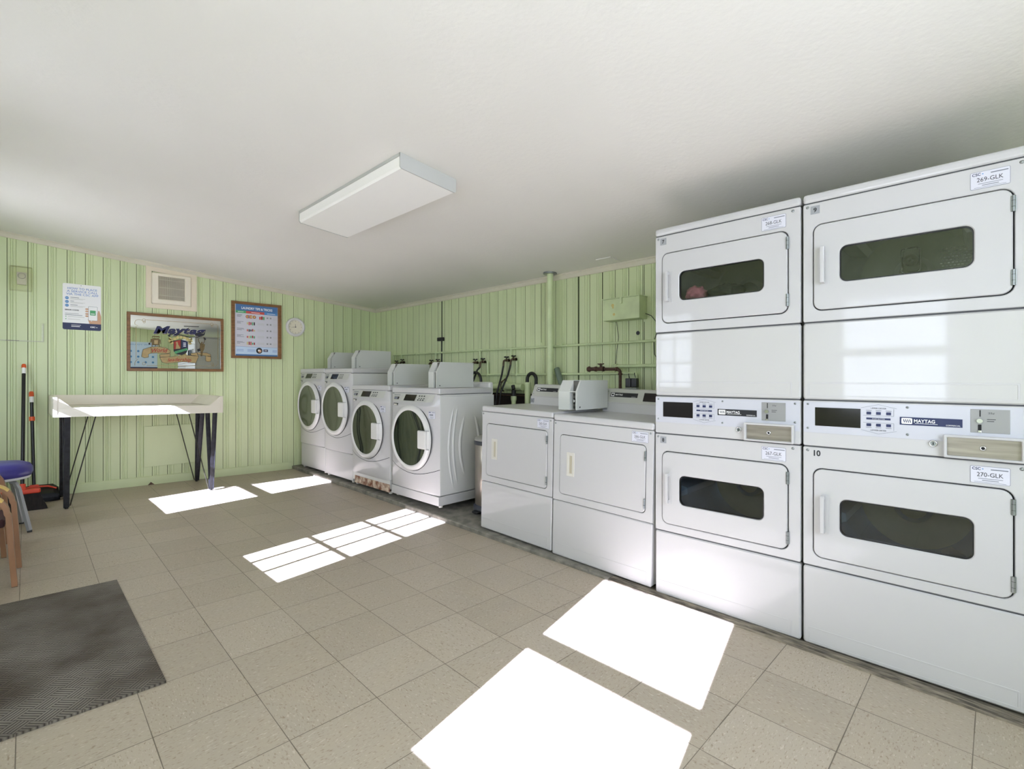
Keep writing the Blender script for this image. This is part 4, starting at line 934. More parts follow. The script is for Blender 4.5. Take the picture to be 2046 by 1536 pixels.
b = MB(); b.tube([(0.01, 0.0, 0.135), (0.01, 0.01, 0.16), (0.03, 0.02, 0.17)], 0.003, BLACK, 6); b.tube([(0.01, 0.05, 0.128), (0.01, 0.06, 0.155), (0.03, 0.07, 0.165)], 0.003, BLACK, 6); b.build('wires', t)
# junction box
t = thing('junction_box', 'green painted metal junction box high on the plumbing wall', 'junction box', (XR, 1.906, 1.58))
b = MB(); b.box(-0.118, 0, 0, 0.331, 0, 0.170, GREENP, 0.002)
for yy, zz, r in ((0.238, 0.118, 0.013), (0.235, 0.100, 0.008), (0.226, 0.045, 0.011)):
    b.add([(-0.1188, yy + r * math.cos(q), zz + r * math.sin(q)) for q in [k * PI / 8 for k in range(16)]], [list(range(16))], YELR)
b.build('body', t)
b = MB(); b.box(-0.125, 0, -0.004, 0.335, 0.1705, 0.177, GREENP, 0.001); b.box(-0.127, -0.119, 0.150, 0.170, 0.125, 0.177, GREENP, 0.001); b.build('lid', t)
b = MB(); b.tube([(XR - 0.03, 1.904, 1.62), (XR - 0.02, 1.86, 1.60), (XR - 0.006, 1.80, 1.52), (XR - 0.006, 1.845, 1.40), (XR - 0.006, 1.84, 1.30), (XR - 0.006, 1.78, 1.22), (XR - 0.006, 1.80, 1.08)], 0.003, RUBBER, 6)
tag(b.build('cable'), 'thin dark cable hanging from the right side of the junction box', 'cable')
b = MB(); b.tube([(XR - 0.006, 2.18, 1.58), (XR - 0.006, 2.16, 1.45), (XR - 0.006, 2.175, 1.35), (XR - 0.006, 2.19, 1.20)], 0.002, RUBBER, 6)
tag(b.build('cable'), 'thin dark cable hanging from the underside of the junction box', 'cable')
t = thing('wall_outlet', 'small black outlet box on a dark cable high behind the washers', 'outlet', (XR, 4.475, 1.545))
b = MB(); b.box(-0.03, 0, 0, 0.105, 0, 0.042, BLKP, 0.004); b.build('body', t)
b = MB(); b.tube([(-0.008, 0.045, 0.0), (-0.008, 0.045, -0.32)], 0.006, RUBBER, 8); b.tube([(-0.006, 0.045, 0.042), (-0.006, 0.045, 0.46)], 0.003, RUBBER, 8); b.build('cable', t)
b = MB(); b.cyl((XR - 0.003, 1.985, 1.475), (XR + 0.003, 1.985, 1.475), 0.016, BLACK, 18); tag(b.build('knockout_hole'), 'small round dark hole in the wall under the junction box', 'hole')
b = MB(); b.box(3.27, 3.40, 2.11, 2.25, -0.006, 0.0, CEIL)
o = b.build('ceiling_plate'); tag(o, 'small square white cover plate on the ceiling above the junction box', 'cover plate'); 
for v in o.data.vertices: v.co.z += cz(v.co.x) - 0.001

# ================================================================== CEILING LIGHT
def ceiling_light():
    t = thing('ceiling_light', 'long white boxed fluorescent ceiling light, switched off', 'ceiling light', (1.52, 2.705, cz(1.52)))
    x0, x1, y0, y1 = -0.178, 0.178, -0.615, 0.615; sl = -0.0883
    def pt(x, y, d): return (x, y, sl * x - d)
    def shell(b, prof, ya, yb, m_):
        n = len(prof); b.add([pt(p[0], ya, p[1]) for p in prof] + [pt(p[0], yb, p[1]) for p in prof], [list(range(n)), list(range(2 * n - 1, n - 1, -1))] + [(i, (i + 1) % n, (i + 1) % n + n, i + n) for i in range(n)], m_)
    b = MB(); shell(b, [(x0, 0.0), (x1, 0.0), (x1, 0.016), (x0, 0.016)], y0, y1, FIXE); b.build('housing', t)
    b = MB(); shell(b, [(x0 + 0.002, 0.017), (x1 - 0.002, 0.017), (x1 - 0.002, 0.066), (x1 - 0.010, 0.076), (x0 + 0.010, 0.076), (x0 + 0.002, 0.066)], y0 + 0.006, y1 - 0.006, FIXW); b.build('lens', t)
    for ya, yb in ((y0 - 0.002, y0 + 0.0055), (y1 - 0.0055, y1 + 0.002)):
        b = MB(); shell(b, [(x0, 0.004), (x1, 0.004), (x1, 0.070), (x1 - 0.009, 0.078), (x0 + 0.009, 0.078), (x0, 0.070)], ya, yb, FIXE); b.build('end_cap', t)
ceiling_light()

# ================================================================== POSTER WALL ITEMS (local x = right, y = into wall)
def wthing(name, label, cat, x, z, y=YF): return thing(name, label, cat, (x, y, z))
# folding advice sign
def service_sign():
    w, h = 0.268, 0.421
    t = wthing('instruction_sign', 'white and navy sign explaining how to place a service call', 'sign', 0.306, 1.560)
    b = MB(); y = -0.006
    b.ring((0, w, 0, h, 0.012), None, y, -0.001, NEARW, bev=0.001, n=5)
    b.extr([(0.0, 0.012), (0.004, 0.003), (0.012, 0.0), (w - 0.012, 0.0), (w - 0.004, 0.003), (w, 0.012), (w, 0.062), (0, 0.062)], y - 0.0006, y + 0.001, NAVY)
    b.build('board', t)
    b = MB(); y -= 0.0014
    for i, (s_, tw) in enumerate((('HOW TO PLACE', 0.205), ('A SERVICE CALL', 0.215), ('VIA THE CSC APP', 0.225))):
        b.text(s_, 0.136, h - 0.052 - 0.026 * i, 0.019, y, SKYB, width=tw, align='CENTER', bold=.006)
    for i, ww in enumerate((0.06, 0.025, 0.05)):
        zc = h - 0.133 - 0.034 * i
        b.disc((0.029, y, zc), 0.013, BLUE, seg=20); b.quad(0.020, 0.038, zc - 0.001, zc + 0.002, y - 0.0005, LBLUE)
        b.quad(0.052, 0.052 + ww, zc + 0.005, zc + 0.009, y, LTXT); b.quad(0.052, 0.155, zc - 0.004, zc - 0.002, y, GREYP); b.quad(0.052, 0.14, zc - 0.010, zc - 0.008, y, GREYP)
    b.text('ERROR CODES', 0.016, h - 0.246, 0.011, y, BLACK, width=0.095, bold=.03)
    b.quad(0.016, 0.11, h - 0.275, h - 0.272, y, LTXT); b.quad(0.016, 0.135, h - 0.289, h - 0.285, y, LTXT)
    for k in (0, 1): b.disc((0.022, y, h - 0.302 - 0.023 * k), 0.004, GRN, seg=10); b.quad(0.036, 0.150 - 0.03 * k, h - 0.304 - .023 * k, h - 0.301 - .023 * k, y, GREYP)
    # hand holding a telephone
    b.poly([(0.185, 0.062), (0.268, 0.062), (0.268, 0.135), (0.262, 0.160), (0.255, 0.188), (0.247, 0.188), (0.240, 0.150), (0.20, 0.085), (0.172, 0.105)], y, SKIN)
    for zc in (0.197, 0.176, 0.152, 0.132): b.add([(0.168 + 0.014 * math.cos(q), y, zc + 0.008 * math.sin(q)) for q in [k * PI / 7 for k in range(14)]], [list(range(14))], SKIN)
    b.ring((0.176, 0.242, 0.092, 0.224, 0.006), None, y - 0.0006, y + 0.0003, LTXT, n=4); b.ring((0.178, 0.240, 0.094, 0.222, 0.005), None, y - 0.0010, y, NEARW, n=4)
    b.ring((0.188, 0.229, 0.142, 0.188, 0.004), None, y - 0.0014, y, GRN, n=4); b.quad(0.194, 0.222, 0.152, 0.158, y - 0.0019, NEARW)
    b.quad(0.058, 0.125, 0.042, 0.045, y, NEARW); b.quad(0.058, 0.118, 0.028, 0.034, y, NEARW)
    b.text('CSC', 0.19, 0.026, 0.013, y, NEARW, width=0.036, bold=.04); b.poly([(0.230, 0.034), (0.244, 0.030), (0.236, 0.026)], y, NEARW)
    b.disc((w * .47, y, h - 0.012), 0.003, BLACK, seg=10); b.disc((w * .49, y, 0.008), 0.002, LTXT, seg=10)
    b.build('printing', t)
service_sign()
def vent():
    t = wthing('wall_vent', 'cream framed vent cover with brown grille under the ceiling line', 'vent', 0.915, 1.818)
    w = 0.436; hl, hr = 0.428, 0.390
    b = MB(); P4 = [(0, 0.002), (w, 0.0), (w, hr), (0, hl)]; I4 = [(0.045, 0.045), (w - 0.05, 0.045), (w - 0.05, hr - 0.05), (0.045, hl - 0.055)]
    vs = [(p[0], -0.014, p[1]) for p in P4] + [(p[0], -0.014, p[1]) for p in I4] + [(p[0], 0, p[1]) for p in P4] + [(p[0], 0, p[1]) for p in I4]
    fs = []
    for i in range(4): j = (i + 1) % 4; fs += [(i, j, j + 4, i + 4), (i, i + 8, j + 8, j), (i + 4, j + 4, j + 12, i + 12), (i + 8, i + 12, j + 12, j + 8)]
    b.add(vs, fs, mat('cream_vent_frame', (226, 214, 192), 0.5)); b.build('frame', t)
    b = MB(); b.ring((0.047, w - 0.052, 0.047, hr - 0.030, 0.012), (0.105, 0.328, 0.098, 0.330, 0.003), -0.026, -0.002, mat('ivory_vent_cover', (232, 224, 206), 0.4), bev=0.008); b.build('cover', t)
    b = MB(); b.box(0.105, 0.328, -0.008, -0.004, 0.098, 0.330, GRIL)
    for i in range(26): x = 0.1075 + i * 0.0087; b.box(x, x + 0.0042, -0.016, -0.008, 0.098, 0.330, TRIMM)
    for z in (0.135, 0.214, 0.293): b.box(0.105, 0.328, -0.018, -0.014, z, z + 0.004, TRIMM)
    b.build('grille', t)
vent()
def mirror():
    w, h = 0.838, 0.578; t = wthing('advertising_mirror', 'wood framed advertising mirror with navy script and gold ribbons', 'mirror', 0.765, 1.186)
    b = MB(); b.ring((0, w, 0, h, 0.001), (0.028, w - 0.028, 0.028, h - 0.028, 0.001), -0.022, -0.001, WOOD, bev=0.004, n=2); b.build('frame', t)
    b = MB(); b.box(0.027, w - 0.027, -0.010, -0.002, 0.027, h - 0.027, MIRROR); b.build('glass', t)
    y = -0.0112
    X = lambda px: 0.002 + (px - 35) / (1990 - 35) * w      # artwork coordinates
    def Zc(px, pz):       # the photographed artwork, straightened
        k = (px - 35) / 1955.0; top = 30 + k * 155; bot = 1240 + k * 15
        return h * (1 - (pz - top) / (bot - top))
    def PT(l): return [(X(a), Zc(a, c)) for a, c in l]
    b = MB()
    def line(l, wd, m_, yy=y, closed=False):
        q = PT(l); q = q + [q[0]] if closed else q
        for p0, p1 in zip(q, q[1:]):
            dx, dz = p1[0] - p0[0], p1[1] - p0[1]; L_ = math.hypot(dx, dz) or 1; nx, nz = -dz / L_ * wd / 2, dx / L_ * wd / 2
            b.poly([(p0[0] + nx, p0[1] + nz), (p1[0] + nx, p1[1] + nz), (p1[0] - nx, p1[1] - nz), (p0[0] - nx, p0[1] - nz)], yy, m_)
    GL = GOLD
    line([(380, 195), (1720, 285)], 0.0035, GL); line([(200, 330), (200, 1000)], 0.0035, GL); line([(1862, 380), (1862, 1010)], 0.0035, GL); line([(400, 1130), (1700, 1140)], 0.0035, GL)
    for (cx, cz_, r) in ((345, 205, 30), (350, 240, 22), (1725, 290, 28), (1730, 325, 20), (345, 1090, 28), (1735, 1100, 28), (1745, 1140, 22)):
        line([(cx + r * math.cos(q), cz_ + r * math.sin(q)) for q in [k * PI / 6 for k in range(13)]], 0.003, GL)
    line([(320, 205), (250, 190), (195, 205), (175, 250), (180, 290), (235, 320)], 0.003, GL); line([(1755, 300), (1820, 290), (1860, 320), (1862, 380)], 0.003, GL)
    line([(235, 995), (190, 1040), (178, 1080), (180, 1130)], 0.003, GL); line([(1860, 1030), (1870, 1090), (1820, 1140), (1760, 1140)], 0.003, GL)
    b.build('gold_border', t)
    # script wordmark: gold shadow, black edge, navy face
    b = MB()
    def word(dx, dz, bold, m_, yy):
        def fn(px, pz): return (X(px + dx), yy, Zc(px + dx, pz + dz))
        for s_, x0, base, hh, wd in (('M', 525, 470, 200, 320), ('ay', 800, 470, 185, 362), ('t', 1118, 475, 175, 135), ('ag', 1232, 485, 175, 356)):
            kk = hh
            b.text(s_, 0, 0, 0.72, 0, m_, width=1.0, shear=0.25, bold=bold, fn=lambda px, pz, x0=x0, base=base, wd=wd, hh=hh: fn(x0 + px * wd, base - pz * hh * 1.0))
    word(8, 8, .075, BRONZE, y); word(-3, 0, .065, NEARW, y - 0.0003); word(0, 0, .05, BLACK, y - 0.0006); word(0, 0, .022, NAVY2, y - 0.0009)
    b.poly(PT([(1130, 318), (1445, 330), (1445, 345), (1130, 332)]), y - 0.0009, BLACK)
    sw = [(800, 520), (850, 480), (950, 475), (1060, 500), (1250, 545), (1420, 540), (1530, 500), (1590, 430), (1560, 520), (1440, 555), (1250, 560), (1050, 515), (930, 492), (850, 505), (850, 545)]
    b.poly(PT([(800, 520), (850, 478), (960, 478), (960, 492), (860, 500), (845, 550)]), y - 0.0009, BLACK)
    b.poly(PT([(950, 478), (1060, 500), (1250, 545), (1430, 540), (1430, 556), (1250, 562), (1050, 518), (950, 494)]), y - 0.0009, BLACK)
    b.poly(PT([(1420, 540), (1530, 495), (1590, 425), (1560, 515), (1430, 556)]), y - 0.0009, BLACK)
    b.build('wordmark', t)
    # ribbons
    b = MB()
    def rib(l, m_=GOLD, yy=y):
        b.poly(PT(l), yy, m_); line(l, 0.003, BLACK, yy - 0.0004, True)
    rib([(310, 870), (330, 800), (480, 750), (480, 880), (430, 900), (430, 960), (360, 975), (300, 950)])
    rib([(480, 750), (600, 740), (760, 765), (850, 820), (855, 870), (800, 885), (700, 885), (600, 875), (480, 880)])
    rib([(645, 905), (850, 885), (850, 950), (650, 965)])
    rib([(645, 960), (900, 950), (930, 940), (1200, 920), (1440, 940), (1380, 1080), (1200, 1060), (1100, 1055), (900, 1075), (780, 1085), (690, 1060)])
    rib([(1260, 885), (1400, 865), (1420, 920), (1440, 940), (1280, 920)])
    rib([(1400, 865), (1600, 870), (1700, 905), (1700, 950), (1600, 935), (1430, 905)])
    rib([(1590, 935), (1705, 940), (1705, 1040), (1640, 1055), (1590, 1035)])
    b.text('World', 0, 0, 0.72, 0, CRIM, width=1, shear=.3, bold=.015, fn=lambda px, pz: (X(490 + px * 310), y - 0.001, Zc(490 + px * 310, 868 - pz * 115 - 15 * math.sin(px * PI))))
    b.text('leadership', 0, 0, 0.72, 0, CRIM, width=1, shear=.3, bold=.012, fn=lambda px, pz: (X(800 + px * 480), y - 0.001, Zc(800 + px * 480, 1052 - pz * 100 - 14 * math.sin(px * PI))))
    b.build('ribbons', t)
    # shield and small figures
    b = MB()
    rr = random.Random(5)
    for cx, cz_, r in ((860, 620, 45), (880, 660, 35), (940, 590, 35), (1000, 560, 32), (1070, 545, 35), (1140, 560, 32), (1200, 590, 35), (1260, 620, 45), (1250, 670, 35), (850, 580, 25), (1285, 585, 22), (1100, 880, 50), (1060, 910, 30), (1150, 900, 35)):
        l = [(cx + r * (1 + .22 * math.sin(5 * q)) * math.cos(q), cz_ + r * (1 + .22 * math.sin(5 * q)) * math.sin(q)) for q in [k * PI / 15 for k in range(30)]]
        b.poly(PT(l), y - 0.0002, GOLDL)
    b.poly(PT([(915, 620), (1070, 600), (1210, 640), (1215, 800), (1180, 870), (1090, 920), (970, 895), (920, 840)]), y - 0.0006, BLACK)
    b.poly(PT([(925, 640), (1060, 605), (1060, 780), (925, 800)]), y - 0.0010, CRIM); b.poly(PT([(1085, 612), (1195, 650), (1195, 765), (1085, 775)]), y - 0.0010, NAVY)
    b.poly(PT([(960, 790), (975, 700), (965, 660), (985, 640), (1005, 660), (1010, 700), (1050, 760), (1050, 785)]), y - 0.0014, GOLD)
    for k in range(3): b.poly(PT([(1115, 660 + 32 * k), (1170, 662 + 32 * k), (1170, 682 + 32 * k), (1115, 680 + 32 * k)]), y - 0.0014, STICK)
    b.poly(PT([(935, 845), (1190, 775), (1205, 815), (950, 890)]), y - 0.0014, GRN); b.text('Maytag', 0, 0, 0.72, 0, BLACK, width=1, shear=.3, fn=lambda px, pz: (X(950 + px * 230), y - 0.0018, Zc(950 + px * 230, 876 - px * 68 - pz * 32)))
    b.build('crest', t)
    b = MB()   # old wringer washing machine
    b.poly(PT([(480, 590), (520, 570), (630, 575), (650, 610), (645, 720), (490, 715)]), y - 0.0004, BRONZE); b.poly(PT([(540, 610), (610, 612), (610, 690), (540, 690)]), y - 0.0008, GOLD)
    for l in ([(500, 560), (515, 530), (630, 535), (640, 560)], [(520, 545), (640, 548)], [(480, 640), (440, 690)], [(500, 715), (500, 750)], [(640, 715), (645, 745)], [(570, 690), (560, 735)], [(480, 590), (475, 640)], [(655, 600), (665, 690)]): line(l, 0.006, BRONZE, y - 0.0004)
    b.poly(PT([(430, 670), (465, 670), (470, 705), (435, 705)]), y - 0.0006, BLACK)
    b.build('wringer_emblem', t)
    b = MB()   # small figure with raised arms on a globe
    b.poly(PT([(1470, 690), (1500, 665), (1535, 690), (1575, 700), (1560, 790), (1530, 850), (1515, 940), (1480, 940), (1480, 850), (1460, 780)]), y - 0.0004, BRONZE)
    b.disc((X(1508), y - 0.0006, Zc(1508, 660)), 0.007, BRONZE, seg=12); line([(1480, 700), (1450, 650), (1435, 600), (1450, 575)], 0.006, BRONZE, y - 0.0004); line([(1530, 695), (1565, 640), (1570, 600), (1550, 570), (1552, 545)], 0.006, BRONZE, y - 0.0004)
    b.poly(PT([(1540, 570), (1575, 560), (1600, 600), (1570, 615)]), y - 0.0006, BLACK); b.poly(PT([(1410, 800), (1470, 780), (1480, 830), (1420, 850)]), y - 0.0005, BLACK)
    b.build('figure_emblem', t)
mirror()
def tips_poster():
    w, h = 0.536, 0.636; t = wthing('framed_poster', 'brown framed laundry tips poster with blue heading beside the clock', 'poster', 1.680, 1.340)
    b = MB(); b.ring((0, w, 0, h, 0.001), (0.036, w - 0.042, 0.028, h - 0.030, 0.001), -0.020, -0.001, WOOD, bev=0.004, n=2); b.build('frame', t)
    b = MB(); b.box(0.034, w - 0.040, -0.007, -0.002, 0.026, h - 0.028, STICK); b.build('sheet', t)
    x0, x1 = 0.046, w - 0.044; z1 = h - 0.030; z0 = 0.028; y = -0.0076
    b = MB(); b.quad(x0, x1, z1 - 0.070, z1, y, mat('heading_blue', (74, 118, 172), 0.5)); b.text('LAUNDRY TIPS & TRICKS', (x0 + x1) / 2, z1 - 0.052, 0.026, y - .0005, NEARW, width=0.33, align='CENTER', bold=.03)
    b.quad(x0, x0 + 0.105, z1 - 0.098, z1 - 0.070, y, GRN); b.quad(x0 + 0.105, x0 + 0.30, z1 - 0.098, z1 - 0.070, y, RED); b.quad(x0 + 0.30, x1, z1 - 0.098, z1 - 0.070, y, BLUE)
    for a, c in ((0.02, 0.08), (0.16, 0.25), (0.33, 0.42)): b.quad(x0 + a, x0 + c, z1 - 0.087, z1 - 0.082, y - .0005, NEARW)
    rr = random.Random(9)
    cols = (RED, GRN, BLUE, BLACK, YELR, CRIM, LTXT)
    for k in range(5):
        zc = z1 - 0.135 - 0.075 * k
        for j in range(3): b.quad(x0 + 0.012, x0 + 0.012 + rr.uniform(0.03, 0.08), zc + 0.014 - j * 0.010, zc + 0.018 - j * 0.010, y, LTXT)
        for j in range(5):
            cx = x0 + 0.12 + j * 0.018; r = rr.uniform(0.012, 0.02); m_ = rr.choice(cols)
            if k in (0,): b.disc((cx, y - 0.0003 * (j + 1), zc), r, m_, seg=14); b.disc((cx, y - 0.0003 * (j + 1) - .0001, zc), r * .6, STICK if j % 2 else YELR, seg=12)
            else: b.quad(cx - 0.006, cx + 0.006, zc - r, zc + r * rr.uniform(.4, 1), y - 0.0003 * (j + 1), m_)
        if k == 0:
            for j in range(3): b.quad(x0 + 0.245 + j * 0.02, x0 + 0.262 + j * 0.02, zc - 0.022, zc + rr.uniform(.005, .02), y - .0003, (RED, CRIM, GRN)[j])
        else:
            for j in range(3): b.quad(x0 + 0.225, x0 + 0.30, zc + 0.008 - j * 0.009, zc + 0.010 - j * 0.009, y, GREYP)
        for j in range(2): b.quad(x0 + 0.325 + 0.035 * j, x0 + 0.343 + .035 * j, zc - 0.008, zc + 0.010, y, NUMG)
        for j in range(3): b.quad(x0 + 0.395, x0 + 0.44, zc + 0.008 - j * 0.012, zc + 0.010 - j * 0.012, y, GREYP)
    b.quad(x0, x1, z0 + 0.018, z0 + 0.100, y, LBLUE); b.quad(x0, x1, z0 + 0.100, z0 + 0.1025, y - .0002, BLUE); b.quad(x0, x1, z0, z0 + 0.018, y - .0002, mat('heading_blue', (0, 0, 0)))
    b.disc((x0 + 0.245, y - .0004, z0 + 0.062), 0.034, BLACK, seg=24); b.disc((x0 + 0.250, y - .0008, z0 + 0.058), 0.018, SKIN, seg=18); b.disc((x0 + 0.240, y - .0012, z0 + 0.066), 0.010, NEARW, seg=14)
    b.quad(x0 + 0.29, x0 + 0.34, z0 + 0.052, z0 + 0.078, y - .0004, NAVY); b.quad(x0 + 0.30, x0 + 0.33, z0 + 0.062, z0 + 0.068, y - .0008, NEARW)
    for a, c in ((0.01, 0.08), (0.12, 0.20), (0.39, 0.44)):
        for j in range(3): b.quad(x0 + a, x0 + c, z0 + 0.070 - j * 0.010, z0 + 0.0735 - j * 0.010, y - .0003, SKYB)
    b.build('printing', t)
tips_poster()
def clock():
    t = wthing('wall_clock', 'round white wall clock with cream face, right of the laundry poster', 'clock', 2.378, 1.732)
    R = 0.112
    b = MB(); b.lathe([(R, -0.0), (R + 0.003, -0.008), (R, -0.026), (R - 0.012, -0.034), (R - 0.026, -0.032), (R - 0.030, -0.020)], (0, 0, 0), 'y', PLAST, 56); b.build('case', t)
    b = MB(); b.disc((0, -0.018, 0), R - 0.028, CLOCKF, seg=48)
    for k in range(1, 13):
        q = PI / 2 - k * PI / 6; r = R - 0.042; b.text(str(k), r * math.cos(q), r * math.sin(q) - 0.005, 0.011, -0.0186, BLACK, align='CENTER')
    for k in range(60):
        q = k * PI / 30; c, s_ = math.cos(q), math.sin(q); r0, r1 = R - 0.0325, R - 0.030; wd = 0.0006
        b.poly([(r0 * c - s_ * wd, r0 * s_ + c * wd), (r1 * c - s_ * wd, r1 * s_ + c * wd), (r1 * c + s_ * wd, r1 * s_ - c * wd), (r0 * c + s_ * wd, r0 * s_ - c * wd)], -0.0184, BLACK)
    b.build('face', t)
    b = MB()
    for q, l, wd in ((math.radians(96), 0.036, 0.0030), (math.radians(188), 0.052, 0.0022)):
        c, s_ = math.cos(q), math.sin(q); b.poly([(-0.008 * c - s_ * wd, -0.008 * s_ + c * wd), (l * c - s_ * wd * .4, l * s_ + c * wd * .4), (l * c + s_ * wd * .4, l * s_ - c * wd * .4), (-0.008 * c + s_ * wd, -0.008 * s_ - c * wd)], -0.0205, BLACK)
    b.cyl((0, -0.019, 0), (0, -0.023, 0), 0.005, BLACK, 14); b.build('hands', t)
clock()
def thermostat():
    t = wthing('thermostat', 'cream thermostat inside a clear plastic guard box', 'thermostat', -0.027, 1.871)
    b = MB(); b.box(0.041, 0.103, -0.034, 0.003, 0.054, 0.160, ALMOND, 0.004); b.lathe([(0.023, -0.034), (0.021, -0.042), (0.001, -0.043)], (0.072, 0, 0.128), 'y', ALMOND, 24)
    b.lathe([(0.025, -0.0345), (0.023, -0.0350)], (0.072, 0, 0.128), 'y', LTXT, 24); b.build('dial_unit', t)
    b = MB(); b.ring((0, 0.136, 0.0, 0.208, 0.006), (0.004, 0.132, 0.004, 0.204, 0.004), -0.055, -0.001, COVERG, n=3); b.ring((0.003, 0.133, 0.003, 0.205, 0.005), None, -0.057, -0.055, COVERG, n=3)
    b.ring((-0.004, 0.140, -0.004, 0.212, 0.006), (0.004, 0.132, 0.004, 0.204, 0.004), -0.006, -0.001, COVERG, n=3)
    b.build('clear_guard', t)
thermostat()
b = MB(); GUT = mat('grubby_clear_plastic', (186, 190, 168), 0.4)
b.box(-0.30, 0.182, -0.012, 0.003, -0.004, 0.003, GUT); b.box(0.165, 0.182, -0.03, -0.001, 0.0, 0.16, COVERG, 0.002); b.box(0.176, 0.182, -0.012, -0.001, 0.0, 0.156, GUT)
b.box(-0.05, 0.03, -0.013, -0.0115, -0.002, 0.001, BLACK)
tag(b.build('plastic_holder', None, (0, YF, 1.440)), 'leftover clear plastic holder corner on the wall under the thermostat', 'holder')
b = MB(); b.box(0, 0.463, -0.010, 0.003, 0.0, 0.405, GREEN, 0.002)
o = b.build('access_panel', None, (0.899, YF, 0.228)); tag(o, 'square green access panel in the wall below the folding table', 'panel')
# poster on the wall behind, seen only in the mirror
t = thing('wall_poster', 'pale blue poster with a navy foot on the wall opposite, seen only in the mirror', 'poster', (2.22, YB, 1.28), (0, 0, PI))
b = MB(); b.box(0, 0.56, -0.006, -0.001, 0, 0.62, LBLUE); b.quad(0, 0.56, 0, 0.075, -0.0065, NAVY)
b.text('HOW TO USE', 0.28, 0.55, 0.03, -0.0066, SKYB, width=0.42, align='CENTER')
for i in range(4):
    for j in range(3): b.disc((0.08 + 0.13 * i, -0.0066, 0.42 - 0.12 * j), 0.022, BLUE, seg=16)
b.build('sheet', t)

# ================================================================== FOLDING TABLE
def table():
    t = thing('folding_table', 'cream laundry folding table with raised back, against the poster wall', 'table', (0, 0, 0))
    x0, x1, y0, y1 = 0.210, 1.375, 5.150, 5.905
    z = lambda x: 0.812 - 0.0187 * (x - x0)      # underside follows the floor
    def V(x, y, dz): return (x, y, z(x) + dz)
    b = MB(); th = 0.012
    # tray floor and low rolled front
    def hexa(pts8, m_): b.add(pts8, [(0, 1, 2, 3), (7, 6, 5, 4), (0, 4, 5, 1), (1, 5, 6, 2), (2, 6, 7, 3), (3, 7, 4, 0)], m_)
    lip = 0.072
    # front fascia (slightly tapered), tray deck, back and ends with splayed inner faces
    hexa([V(x0, y0, 0), V(x1, y0, 0), V(x1, y0 + 0.02, 0), V(x0, y0 + 0.02, 0), V(x0, y0 + 0.004, lip), V(x1, y0 + 0.004, lip), V(x1, y0 + 0.02, lip), V(x0, y0 + 0.02, lip)], TABLEW)
    hexa([V(x0 + .01, y0 + 0.018, 0.004), V(x1 - .01, y0 + 0.018, 0.004), V(x1 - .01, y1 - .01, 0.004), V(x0 + .01, y1 - .01, 0.004), V(x0 + .01, y0 + 0.018, lip - 0.002), V(x1 - .01, y0 + 0.018, lip - 0.002), V(x1 - .01, y1 - .01, lip - 0.006), V(x0 + .01, y1 - .01, lip - 0.006)], TABLEW)
    hexa([V(x0, y1 - 0.02, 0), V(x1, y1 - 0.02, 0), V(x1, y1, 0), V(x0, y1, 0), V(x0, y1 - 0.014, 0.155), V(x1, y1 - 0.014, 0.155), V(x1, y1, 0.155), V(x0, y1, 0.155)], TABLEW)
    # splayed back
    b.add([V(x0 + .05, y1 - 0.07, lip - .004), V(x1 - .05, y1 - 0.07, lip - .004), V(x1, y1 - 0.014, 0.155), V(x0, y1 - 0.014, 0.155)], [(0, 1, 2, 3)], TABLEW)
    for xa, sg in ((x0, 1), (x1, -1)):
        k = 0.022 * sg
        # end cheek: outline in Y,Z with the front corner cut away
        oy = [(y0 + 0.0, 0.0), (y1, 0.0), (y1, 0.155), (y0 + 0.0, 0.155)]
        vs = [V(xa, p[0], p[1]) for p in oy] + [V(xa + k, p[0], p[1]) for p in oy]
        b.add(vs, [(0, 1, 2, 3), (7, 6, 5, 4), (0, 4, 5, 1), (1, 5, 6, 2), (2, 6, 7, 3), (3, 7, 4, 0)], TABLEW)
        # inner slope from the rim down to the deck
        b.add([V(xa + k, y0 + 0.003, 0.155), V(xa + k, y1 - 0.014, 0.155), V(xa + 0.11 * sg, y1 - 0.05, lip - 0.002), V(xa + 0.11 * sg, y0 + 0.003, lip)], [(0, 1, 2, 3)], TABLEW)
        b.add([V(xa + k, y0 + 0.0025, 0.155), V(xa + 0.11 * sg, y0 + 0.0025, lip), V(xa + k, y0 + 0.0025, lip - 0.01)], [(0, 1, 2)], TABLEW)
    b.build('tray_top', t)
    # legs: each a V of two angle irons plus a thin V brace
    for xf, inn in ((0.296, 1), (1.327, -1)):
        for yf, ya, yb in ((5.350, 5.23, 5.49), (5.885, 5.66, 5.85)):
            zb_ = fz(xf, yf) + 0.012; zt = z(xf) + 0.002
            b = MB()
            for yt, dx in ((ya, 0.0), (yb, 0.0)):
                f = Vector((xf, yf + (0.006 if yt > yf else -0.006), zb_)); tp = Vector((xf, yt, zt))
                b.bar(f, tp, 0.036, 0.005, LEGM, (1, 0, 0)); b.bar(f + Vector((0.0155 * (1 if inn < 0 else -1), 0, 0)), tp + Vector((0.0155 * (1 if inn < 0 else -1), 0, 0)), 0.005, 0.028, LEGM, (1, 0, 0))
            b.cyl((xf, yf, zb_ - 0.011), (xf, yf, zb_ + 0.006), 0.012, BLKP, 12)
            b.build('leg', t)
            b = MB(); b.tube([(xf + 0.022 * inn, yf, zb_ + 0.01), (xf + 0.185 * inn, yf, zt)], 0.0045, RODM, 8); b.build('brace_rod', t)
table()

